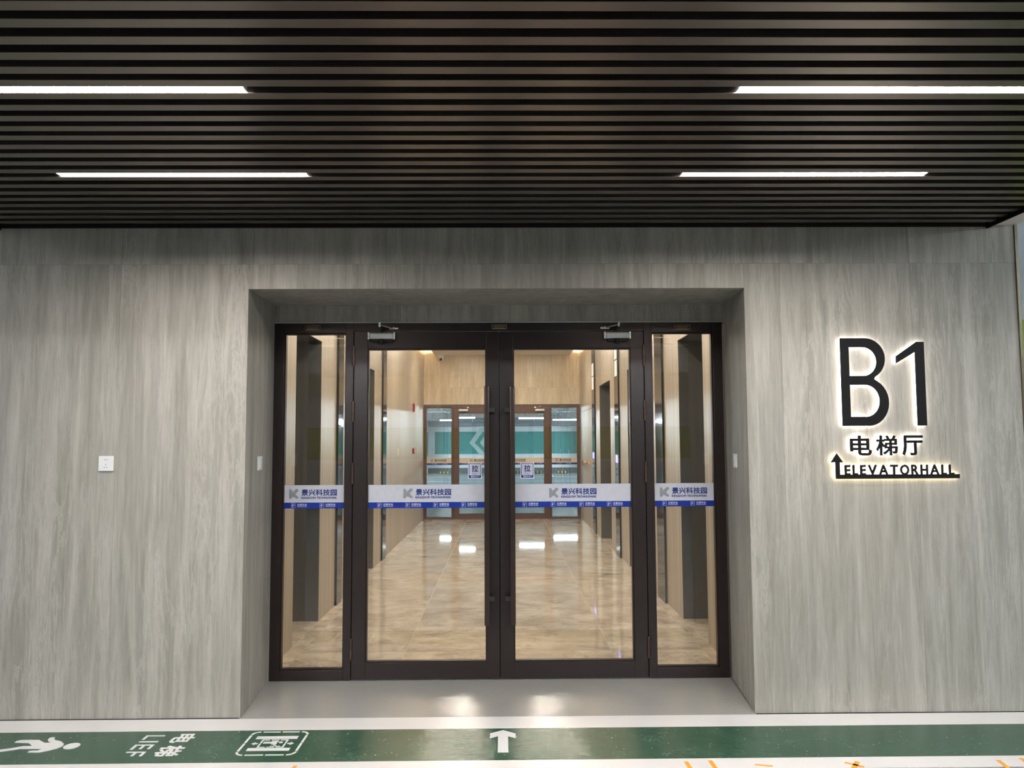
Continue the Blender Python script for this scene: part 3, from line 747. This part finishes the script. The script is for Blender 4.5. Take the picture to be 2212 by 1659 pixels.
# ------------------------------------------------------------------ wall fittings outside
t = empty('power_socket', (-2.36, 0, 1.438), label='white square five-pin power socket on the left stone wall', cat='socket')
box('cover_plate', -2.404, -2.316, -0.012, -0.001, 1.438, 1.527, M_whitepl, t, bev=0.0025)
def slot(x, z, ang, l=0.0065, wd=0.0028):
    box('pin_slot', x-wd/2, x+wd/2, -0.0126, -0.0116, z-l/2, z+l/2, M_rubber, t, rot=Matrix.Rotation(ang, 3, 'Y'))
slot(-2.3655, 1.505, 0); slot(-2.3535, 1.505, 0); slot(-2.361, 1.476, 0); slot(-2.368, 1.460, math.radians(-32)); slot(-2.354, 1.460, math.radians(32))
for X, s, yc, lab in ((-1.5605, -1, 0.330, 'white rocker switch on the left reveal of the door recess'), (1.5075, 1, 0.375, 'white rocker switch on the right reveal of the door recess')):
    t = empty('light_switch', (X, yc, 1.425), label=lab, cat='switch')
    q = Matrix.Rotation(math.atan2(0.043, 0.7) if s < 0 else -math.atan2(0.068, 0.7), 3, 'Z')
    a, b = sorted((X-s*0.001, X-s*0.012)); box('cover_plate', a, b, yc-0.044, yc+0.044, 1.427, 1.515, M_whitepl, t, bev=0.002, rot=q)
    a, b = sorted((X-s*0.012, X-s*0.016)); box('rocker', a, b, yc-0.026, yc+0.026, 1.438, 1.504, M_whitepl, t, bev=0.001, rot=q)

# ------------------------------------------------------------------ back-lit lettering on the right wall
def arc(cx, cz, rx, rz, a0, a1, n=12):
    return [(cx+rx*math.cos(math.radians(a0+(a1-a0)*i/n)), cz+rz*math.sin(math.radians(a0+(a1-a0)*i/n))) for i in range(n+1)]
def ring_poly(bm, outer, holes, y0, y1):
    """outline with holes, extruded between y0 and y1"""
    c = bpy.data.curves.new('o', 'CURVE'); c.dimensions = '2D'; c.fill_mode = 'BOTH'; c.extrude = 0.5
    for ring in [outer]+holes:
        s = c.splines.new('POLY'); s.points.add(len(ring)-1); s.use_cyclic_u = True
        for p, q in zip(s.points, ring): p.co = (q[0], q[1], 0, 1)
    o = bpy.data.objects.new('o', c); COL.objects.link(o); me = bpy.data.meshes.new_from_object(o)
    bpy.data.objects.remove(o); bpy.data.curves.remove(c)
    vv = [bm.verts.new((v.co.x, (y0+y1)/2-v.co.z*(y1-y0), v.co.y)) for v in me.vertices]
    for p in me.polygons:
        try: bm.faces.new([vv[i] for i in p.vertices])
        except ValueError: pass
    bpy.data.meshes.remove(me)
def inset_scale(pts, k):
    xs = [p[0] for p in pts]; zs = [p[1] for p in pts]; cx, cz = (min(xs)+max(xs))/2, (min(zs)+max(zs))/2
    return [(cx+(p[0]-cx)*k, cz+(p[1]-cz)*k) for p in pts]
YF0, YF1, YB0, YB1 = -0.028, -0.021, -0.021, -0.004
x0, z0, z1 = 2.035, 1.685, 2.215
xw, zm, sw = 0.285, 1.958, 0.052
B_out = [(x0, z0)] + arc(x0+0.16, (z0+zm)/2+0.006, xw-0.16, (zm-z0)/2+0.006, -90, 62, 14) + [(x0+0.200, zm+0.008)] + arc(x0+0.15, (zm+z1)/2+0.004, xw-0.165, (z1-zm)/2-0.004, -62, 90, 14) + [(x0, z1)]
B_h1 = [(x0+sw, zm+0.024), (x0+0.14, zm+0.024)] + arc(x0+0.14, (zm+z1)/2-0.008+0.0, 0.085, (z1-zm)/2-0.043+0.011, -80, 80, 12)[0:] + [(x0+sw, z1-0.053)]
B_h1 = [(x0+sw, zm+0.028)] + arc(x0+0.135, (zm+0.028+z1-0.055)/2, 0.083, (z1-0.055-zm-0.028)/2, -90, 90, 14) + [(x0+sw, z1-0.055)]
B_h2 = [(x0+sw, z0+0.055)] + arc(x0+0.145, (z0+0.055+zm-0.026)/2, 0.085, (zm-0.026-z0-0.055)/2, -90, 90, 14) + [(x0+sw, zm-0.026)]
o0 = 2.352
ONE = [(2.488, z0), (2.545, z0), (2.545, 2.192), (2.498, 2.192), (2.372, 2.105), (2.372, 2.062), (2.488, 2.130)]
lv = empty('floor_level_sign', (2.29, 0, z0), label='large black back-lit characters B1 on the right stone wall', cat='sign')
for out, hs in ((B_out, [B_h1, B_h2]), (ONE, [])):
    bm = bmesh.new(); ring_poly(bm, out, hs, YF0, YF1); f = finish('character', bm, M_letter, lv)
    bm = bmesh.new(); ring_poly(bm, out, hs, YB0, YB1); finish('backlight', bm, E_halo_w, f)
hs_ = empty('hall_name_sign', (2.29, 0, 1.505), label='row of small back-lit Chinese characters under the big B1', cat='sign')
for ch, a, b in (('电', 2.075, 2.205), ('梯', 2.232, 2.362), ('厅', 2.388, 2.515)):
    f = text_wall('character', ch, a, b, 1.508, 1.628, YF0, YF1, M_letter, hs_, offset=0.022)
    text_wall('backlight', ch, a, b, 1.508, 1.628, YB0, YB1, E_halo_w, f, offset=0.018)
ar = empty('hall_arrow_sign', (2.35, 0, 1.37), label='back-lit upward arrow with underline carrying English lettering', cat='sign')
ARR = [(1.983, 1.370), (2.728, 1.370), (2.728, 1.396), (2.009, 1.396), (2.009, 1.468), (2.030, 1.468), (1.992, 1.523), (1.955, 1.468), (1.983, 1.468)]
bm = bmesh.new(); wall_prism(bm, ARR, YF0, YF1); f = finish('arrow', bm, M_letter, ar)
bm = bmesh.new(); wall_prism(bm, ARR, YB0, YB1); finish('backlight', bm, E_halo_y, f)
x = 2.037
for ch in 'ELEVATORHALL':
    wch = {'E': 0.036, 'L': 0.034, 'V': 0.054, 'A': 0.056, 'T': 0.048, 'O': 0.056, 'R': 0.044, 'H': 0.046}[ch]
    f = text_wall('letter', ch, x, x+wch, 1.390, 1.453, YF0, YF1, M_letter, ar, offset=0.034)
    text_wall('backlight', ch, x, x+wch, 1.390, 1.453, YB0, YB1, E_halo_y, f, offset=0.03)
    x += wch + 0.0115

# ------------------------------------------------------------------ painted walkway and floor marks
gl = box('painted_walkway', -7, 9, -0.645, -0.205, 0.0, 0.004, M_green, label='green painted walkway band on the floor along the stone wall', category='floor marking')
box('white_border', -7, 9, -0.205, -0.016, 0.0, 0.0038, M_white_line, gl); box('white_border', -7, 9, -0.775, -0.645, 0.0, 0.0038, M_white_line, gl)
zf0, zf1 = 0.0041, 0.0056
bm = bmesh.new(); floor_prism(bm, [(-0.036, -0.548), (0.019, -0.548), (0.019, -0.324), (0.061, -0.357), (0.061, -0.288), (-0.009, -0.236), (-0.078, -0.283), (-0.078, -0.353), (-0.036, -0.322)], zf0, zf1)
finish('floor_arrow', bm, M_paint_mark, label='white painted arrow on the green walkway pointing to the doors', category='floor marking')
t = empty('running_figure_mark', (-2.45, -0.40, 0.004), label='white painted running figure on the green walkway at the far left', cat='floor marking')
run = [(-2.66, -0.475), (-2.655, -0.455), (-2.618, -0.443), (-2.59, -0.43), (-2.551, -0.407), (-2.502, -0.405), (-2.544, -0.363), (-2.626, -0.355), (-2.629, -0.334), (-2.615, -0.322), (-2.590, -0.318), (-2.516, -0.32), (-2.463, -0.361), (-2.425, -0.362), (-2.449, -0.347), (-2.468, -0.322), (-2.476, -0.295), (-2.470, -0.283), (-2.449, -0.284), (-2.444, -0.305), (-2.423, -0.327), (-2.403, -0.333), (-2.379, -0.348), (-2.347, -0.381), (-2.339, -0.413), (-2.352, -0.444), (-2.38, -0.471), (-2.415, -0.494), (-2.474, -0.492), (-2.478, -0.475), (-2.461, -0.469), (-2.438, -0.469), (-2.425, -0.446), (-2.544, -0.443), (-2.572, -0.459), (-2.640, -0.485)]
bm = bmesh.new(); floor_prism(bm, run, zf0, zf1); finish('body', bm, M_paint_mark, t)
bm = bmesh.new(); floor_prism(bm, [(-2.291+0.040*math.cos(a/24*6.283), -0.410+0.043*math.sin(a/24*6.283)) for a in range(24)], zf0, zf1); finish('head', bm, M_paint_mark, t)
t = empty('lift_lettering', (-1.82, -0.4, 0.004), label='white painted sideways lettering for the lift on the green walkway', cat='floor marking')
def barsf(nm, rects, parent=t, mat=M_paint_mark):
    bm = bmesh.new()
    for a, b, c, d in rects: bx(bm, a, b, c, d, zf0, zf1)
    return finish(nm, bm, mat, parent)
q = 0.012
barsf('letter', [(-1.960, -1.858, -0.268-q, -0.268), (-1.960, -1.945, -0.330, -0.268-q)])
barsf('letter', [(-1.960, -1.858, -0.352-q*1.2, -0.352)])
barsf('letter', [(-1.960, -1.858, -0.400-q, -0.400), (-1.960, -1.944, -0.467, -0.400-q), (-1.917, -1.902, -0.460, -0.400-q), (-1.873, -1.858, -0.460, -0.400-q)])
barsf('letter', [(-1.960, -1.858, -0.496-q, -0.496), (-1.917, -1.902, -0.552, -0.496-q), (-1.873, -1.858, -0.554, -0.496-q)])
text_floor('character', '电', -1.800, -1.683, -0.250, -0.378, M_paint_mark, t, offset=0.025)
text_floor('character', '梯', -1.808, -1.678, -0.418, -0.560, M_paint_mark, t, offset=0.025)
# lift pictogram: broken rounded frame, two bars, cabin with passenger, arrows
t = empty('lift_pictogram', (-1.235, -0.39, 0.004), label='white painted lift symbol in a rounded frame on the green walkway', cat='floor marking')
cx0, cx1, cy0, cy1, rr, th = -1.390, -1.076, -0.560, -0.226, 0.045, 0.012
def gapped(a, b, n, g=0.010):
    L = (b-a-(n-1)*g)/n; return [(a+i*(L+g), a+i*(L+g)+L) for i in range(n)]
rects = [(a, b, cy1-th, cy1) for a, b in gapped(cx0+rr+0.012, cx1-rr-0.012, 2)] + [(a, b, cy0, cy0+th) for a, b in gapped(cx0+rr+0.012, cx1-rr-0.012, 2)]
rects += [(cx0, cx0+th, a, b) for a, b in gapped(cy0+rr+0.012, cy1-rr-0.012, 2)] + [(cx1-th, cx1, a, b) for a, b in gapped(cy0+rr+0.012, cy1-rr-0.012, 2)]
bm = bmesh.new()
for a, b, c, d in rects: bx(bm, a, b, c, d, zf0, zf1)
for ccx, ccy, an in ((cx1-rr, cy1-rr, 0), (cx0+rr, cy1-rr, 90), (cx0+rr, cy0+rr, 180), (cx1-rr, cy0+rr, 270)):
    pts = [(ccx+rr*math.cos(math.radians(an+90*k/6)), ccy+rr*math.sin(math.radians(an+90*k/6))) for k in range(7)]
    pts += [(ccx+(rr-th)*math.cos(math.radians(an+90*k/6)), ccy+(rr-th)*math.sin(math.radians(an+90*k/6))) for k in range(6, -1, -1)]
    floor_prism(bm, pts, zf0, zf1)
finish('frame', bm, M_paint_mark, t)
barsf('bar', [(-1.345, -1.122, -0.334, -0.296)], t); barsf('bar', [(-1.345, -1.123, -0.498, -0.462)], t)
cab = [(a, b, -0.353, -0.345) for a, b in gapped(-1.304, -1.163, 3, 0.008)] + [(a, b, -0.453, -0.446) for a, b in gapped(-1.304, -1.163, 3, 0.008)]
cab += [(-1.304, -1.295, a, b) for a, b in gapped(-0.446, -0.353, 2, 0.008)] + [(-1.172, -1.163, a, b) for a, b in gapped(-0.446, -0.353, 2, 0.008)]
barsf('cabin_outline', cab, t)
bm = bmesh.new(); bx(bm, -1.287, -1.215, -0.398, -0.376, zf0, zf1); bx(bm, -1.245, -1.210, -0.376, -0.366, zf0, zf1); bx(bm, -1.240, -1.212, -0.412, -0.398, zf0, zf1)
floor_prism(bm, [(-1.195+0.011*math.cos(a*0.524), -0.384+0.010*math.sin(a*0.524)) for a in range(12)], zf0, zf1)
floor_prism(bm, [(-1.232, -0.412), (-1.224, -0.412), (-1.205, -0.432), (-1.213, -0.432)], zf0, zf1)
for k in range(5): bx(bm, -1.238+k*0.011, -1.231+k*0.011, -0.438, -0.432, zf0, zf1)
finish('passenger', bm, M_paint_mark, t)
for s, xt in ((-1, -1.347), (1, -1.122)):
    bm = bmesh.new(); yc = -0.400
    floor_prism(bm, [(xt, yc), (xt-s*0.018, yc-0.020), (xt-s*0.018, yc-0.010), (xt-s*0.034, yc-0.005), (xt-s*0.034, yc+0.005), (xt-s*0.018, yc+0.010), (xt-s*0.018, yc+0.020)], zf0, zf1)
    finish('arrow', bm, M_paint_mark, t)
# orange tape pieces on the lower white border
def tape(x0, y0, x1, y1, wd, lab):
    d = Vector((x1-x0, y1-y0)).normalized(); n = Vector((-d.y, d.x))*wd/2
    bm = bmesh.new(); floor_prism(bm, [(x0+n.x, y0+n.y), (x0-n.x, y0-n.y), (x1-n.x, y1-n.y), (x1+n.x, y1+n.y)], 0.0036, 0.0046)
    finish('tape_strip', bm, M_tape, label=lab, category='tape', group='orange tape strips on the walkway border')
tape(-1.036, -0.692, -1.046, -0.80, 0.020, 'orange tape end left of the doors on the white border')
tape(0.905, -0.684, 0.912, -0.90, 0.022, 'orange tape strip, left of the close pair on the white border')
tape(1.028, -0.672, 1.034, -0.90, 0.022, 'orange tape strip, right of the close pair on the white border')
tape(1.235, -0.728, 1.318, -0.748, 0.016, 'orange tape lying lengthwise between the pair and the crossed tape')
tape(1.69, -0.712, 1.76, -0.770, 0.020, 'orange tape in the cross, arm running lengthwise')
tape(1.757, -0.703, 1.69, -0.800, 0.024, 'orange tape in the cross, arm running toward the viewer')
tape(2.462, -0.700, 2.442, -0.90, 0.022, 'orange tape strip second from the right photo edge')
tape(2.590, -0.680, 2.570, -0.90, 0.022, 'orange tape strip at the right photo edge')

# ------------------------------------------------------------------ the garage around the lobby block
box('ceiling_garage', -15, 15, -14, 37.2, 3.9, 4.1, M_conc, kind='structure', label='grey garage ceiling slab', category='ceiling')
def banded(name, x0, x1, y0, y1, face, bands, lab, axis='y'):
    Wl = box(name, x0, x1, y0, y1, 0, 3.9, M_white, kind='structure', label=lab, category='wall')
    for za, zb, m in bands:
        if axis == 'y':
            a, b = sorted((face, face+(0.004 if face > (y0+y1)/2 else -0.004))); box('paint_band', x0, x1, a, b, za, zb, m, Wl)
        else:
            a, b = sorted((face, face+(0.004 if face > (x0+x1)/2 else -0.004))); box('paint_band', a, b, y0, y1, za, zb, m, Wl)
    return Wl
banded('wall_rear', -15, 15, -14.2, -14.0, -14.0, [(1.16, 1.98, M_lime), (0, 0.2, M_kerb)], 'white garage wall with yellow green band behind the photographer')
banded('wall_side_right', 14.9, 15.1, -14, 37, 14.9, [(1.1, 2.0, M_lime), (0, 0.2, M_kerb)], 'white garage side wall far to the right', 'x')
banded('wall_side_left', -15.1, -14.9, -14, 37, -14.9, [(1.1, 2.0, M_lime), (0, 0.2, M_kerb)], 'white garage side wall far to the left', 'x')
banded('wall_set_back_right', 3.16, 14.9, 3.0, 3.2, 3.0, [(0.0, 2.79, M_lime)], 'pale blue and yellow green painted wall set back beyond the right corner')
banded('wall_set_back_left', -14.9, -3.236, 3.0, 3.2, 3.0, [(0.0, 2.79, M_lime)], 'pale blue and yellow green painted wall set back beyond the left corner')
bm = bmesh.new(); bx(bm, 2.06, 3.13, 0.78, 11.9, 0, 3.9)
finish('wall_block_right', bm, M_white, kind='structure', label='white outer side of the lift block on the right', category='wall')
bm = bmesh.new(); bx(bm, -3.21, -2.11, 0.78, 11.9, 0, 3.9)
finish('wall_block_left', bm, M_white, kind='structure', label='white outer side of the lift block on the left', category='wall')
bm = bmesh.new(); bx(bm, -3.2, -1.68, 11.80, 11.9, 0, 3.9); bx(bm, 1.62, 3.12, 11.80, 11.9, 0, 3.9); bx(bm, -1.68, 1.62, 11.81, 11.9, 2.39, 3.9)
finish('wall_block_rear', bm, M_white, kind='structure', label='white rear face of the lobby block around the far doors', category='wall')
box('floor_garage_rear', -14.9, 14.9, 11.9, 37, 0.0, 0.004, M_dark_floor, kind='structure', label='bluish grey garage floor beyond the far glass doors', category='floor')
wt = box('wall_teal', -14.9, 14.9, 37.0, 37.2, 0, 3.9, M_white, kind='structure', label='far garage wall with teal band seen through the far doors', category='wall')
box('paint_band', -3.62, 14.9, 36.996, 37.0, 0.968, 2.139, M_teal, wt)
box('paint_band', -14.9, 14.9, 36.99, 37.0, 0, 0.24, M_kerb, wt)
for k in range(3):
    xo = -1.80+0.55*k; ym = 1.552; h = 0.60
    bm = bmesh.new(); pts = [(xo, ym), (xo+0.55, ym+h*1.33), (xo+0.85, ym+h*1.33), (xo+0.29, ym), (xo+0.85, ym-h), (xo+0.55, ym-h)]
    wall_prism(bm, pts, 36.988, 36.996); finish('chevron', bm, M_chev, wt)
box('garage_beam', -14.9, 14.9, 36.3, 36.98, 2.43, 2.68, M_conc, kind='structure', label='grey concrete beam above the teal wall', category='beam')
def column(x, y, lab, teal=None):
    t = empty('garage_column', (x, y, 0), kind='structure', label=lab, cat='column')
    box('shaft', x-0.3, x+0.3, y-0.3, y+0.3, 0.004, 3.9, M_white, t, bev=0.01)
    if teal: box('paint_band', x-0.303, x+0.303, y-0.303, y+0.303, 0.9, 2.1, teal, t)
    box('corner_guard', x-0.31, x-0.22, y-0.31, y-0.22, 0.004, 1.1, M_yel, t); box('corner_guard', x+0.22, x+0.31, y-0.31, y-0.22, 0.004, 1.1, M_yel, t)
column(-4.15, 35.3, 'white garage column with teal band at the left edge of the far view', M_teal)
column(4.35, 35.3, 'white garage column with teal band at the right edge of the far view', M_teal)
column(-7.0, -8.0, 'white column with lime band behind the photographer on the left', M_lime)
column(7.0, -8.0, 'white column with lime band behind the photographer on the right', M_lime)
def duct(x0, x1, yc, z0, z1, dp, lab):
    t = empty('foil_duct', ((x0+x1)/2, yc, z0), label=lab, cat='duct')
    n = 120; bm = bmesh.new(); rg = random.Random(int(yc*10))
    prof = [(-dp/2, z0), (0, z0-0.01), (dp/2, z0), (dp/2, (z0+z1)/2), (dp/2, z1), (0, z1), (-dp/2, z1), (-dp/2, (z0+z1)/2)]
    rows = []
    for i in range(n+1):
        x = x0+(x1-x0)*i/n
        rows.append([bm.verts.new((x, yc+p[0]+rg.uniform(-0.03, 0.03), p[1]+rg.uniform(-0.03, 0.03))) for p in prof])
    for i in range(n):
        for k in range(8): bm.faces.new((rows[i][k], rows[i+1][k], rows[i+1][(k+1) % 8], rows[i][(k+1) % 8]))
    bm.faces.new(rows[0]); bm.faces.new(rows[-1][::-1])
    finish('insulation', bm, M_foil, t)
    for k in range(int((x1-x0)/3)):
        x = x0+1.5+3*k; bm = bmesh.new(); bx(bm, x-0.01, x+0.01, yc-dp/2-0.06, yc-dp/2-0.04, z0-0.05, 3.9); bx(bm, x-0.01, x+0.01, yc+dp/2+0.04, yc+dp/2+0.06, z0-0.05, 3.9)
        bx(bm, x-0.02, x+0.02, yc-dp/2-0.06, yc+dp/2+0.06, z0-0.08, z0-0.05); finish('hanger', bm, M_chrome, t)
duct(-12, 12, -10.2, 3.00, 3.55, 0.9, 'crinkled silver foil duct along the garage ceiling behind the photographer')
duct(-9, 9, 34.0, 2.66, 3.22, 0.8, 'crinkled silver foil duct above the beam, seen through the far doors')
duct(-9, 9, 28.5, 2.86, 3.30, 0.7, 'second crinkled silver foil duct nearer the far doors')
def batten(x0, x1, y, z, lab, grp, em=None):
    t = empty('batten_lamp', ((x0+x1)/2, y, z), label=lab, cat='lamp', group=grp)
    box('diffuser', x0, x1, y-0.035, y+0.035, z, z+0.05, em or E_gar, t, bev=0.004)
    box('housing', x0-0.01, x1+0.01, y-0.035, y+0.035, z+0.03, z+0.07, M_whitepl, t)
    for xx in (x0+0.15, x1-0.15): box('hanger_rod', xx-0.004, xx+0.004, y-0.004, y+0.004, z+0.07, 3.9, M_chrome, t)
FARN = ['seen in the left sidelight', 'short one left of the centre', 'seen right of the centre stiles', 'seen in the right sidelight', 'added fill, left end of the foil duct row', 'added fill, right end of the foil duct row', 'added fill, high on the left nearest the doors', 'added fill, high on the right nearest the doors', 'added fill, close to the teal wall on the left', 'added fill, close to the teal wall on the right', 'added fill, far left in the middle row', 'added fill, far right in the middle row', 'added fill, under the foil duct by the left column', 'added fill, under the foil duct by the right column', 'added fill, just left of the view between the ducts', 'added fill, just right of the view between the ducts']
for i, (a, y) in enumerate(((-2.75, 29.5), (-2.05+0.25, 26.0), (0.62, 27.0), (2.15, 29.5), (-6, 29.5), (6, 29.5), (-7, 20), (6, 20), (-9, 34.9), (8, 34.9), (-6, 24), (6, 24), (-5.6, 32.4), (4.4, 32.4), (-5.0, 27.0), (3.9, 27.0))):
    batten(a, a+(0.7 if i in (0, 1) else 1.2), y, 2.52 if y > 24 else 3.3, 'cold batten lamp beyond the far doors, %s' % FARN[i], 'batten lamps beyond the far doors', E_far if abs(a) < 3.5 else E_side_fill)  # outer lamps are hidden fill, added to brighten the far wall and foil
NEARN = ['behind the photographer, far left of the nearer row', 'behind the photographer, second from left of the nearer row', 'behind the photographer, third from left of the nearer row', 'behind the photographer, far right of the nearer row', 'added as fill for the foil duct behind the photographer, far left', 'added as fill for the foil duct behind the photographer, left of middle', 'added as fill for the foil duct behind the photographer, right of middle', 'added as fill for the foil duct behind the photographer, far right', 'left of the canopy, close to the set-back wall', 'left of the canopy, farther from the set-back wall', 'beside the right bulkhead near the wall', 'outermost right near the set-back wall', 'beside the right bulkhead level with the camera', 'outermost right level with the camera']
for i, (a, y) in enumerate(((-9, -6.5), (-4, -6.5), (2.8, -6.5), (7.5, -6.5), (-6.5, -9.1), (-2.9, -9.1), (1.4, -9.1), (5.2, -9.1), (-8, -1.2), (-11, -3.5), (5.2, -1.4), (9, -1.4), (5.2, -4.4), (9, -4.4))):
    batten(a, a+1.2, y, 3.55 if y == -9.1 else 3.2, 'cold batten lamp %s' % NEARN[i], 'batten lamps behind and beside the photographer', E_duct_fill if y == -9.1 else E_gar)  # the row by the duct is added so its foil reads brighter
# wheel stops and bay lines beyond the far doors
for x, wn in ((-3.0, 'seen through the left sidelight'), (-1.55, 'left of the middle stiles'), (0.72, 'just right of the middle stiles'), (1.72, 'half hidden by the right pull sticker'), (2.95, 'seen through the right sidelight'), (4.4, 'beside the right column')):
    t = empty('wheel_stop', (x, 35.3, 0.004), label='black and yellow wheel stop before the teal wall, '+wn, cat='wheel stop', group='wheel stops before the teal wall')
    bm = bmesh.new(); prism(bm, [(-0.08, 0.005), (0.08, 0.005), (0.05, 0.11), (-0.05, 0.11)], lambda a, b: (x-0.27, 35.3+a, b), lambda a, b: (x+0.27, 35.3+a, b)); finish('body', bm, M_rubber, t)
    for k in (-0.18, 0.0, 0.18):
        bm = bmesh.new(); prism(bm, [(-0.0805, 0.02), (-0.0505, 0.112), (0.05, 0.112), (0.05, 0.108), (-0.047, 0.108), (-0.075, 0.02)], lambda a, b: (x+k-0.035, 35.3+a-0.002, b+0.001), lambda a, b: (x+k+0.035, 35.3+a-0.002, b+0.001)); finish('stripe', bm, M_yel, t)
t = empty('bay_lines', (0, 31.5, 0.004), label='white parking bay lines on the garage floor beyond the far doors', cat='floor marking')
for y in (31.5, 27.4, 21.5, 16.0): box('line', -12, 12, y-0.07, y+0.07, 0.003, 0.007, M_white_line, t)
for x in (-9.6, -7.2, -4.8, -2.3, 0.0, 2.3, 4.8, 7.2, 9.6): box('line', x-0.06, x+0.06, 31.58, 36.8, 0.003, 0.007, M_white_line, t)

# ------------------------------------------------------------------ render helpers that are not sizes or samples
SC.cycles.max_bounces = 10
SC.cycles.diffuse_bounces = 4
SC.cycles.glossy_bounces = 5
SC.cycles.transparent_max_bounces = 12
SC.cycles.caustics_reflective = False
SC.cycles.caustics_refractive = False
SC.cycles.sample_clamp_indirect = 6.0
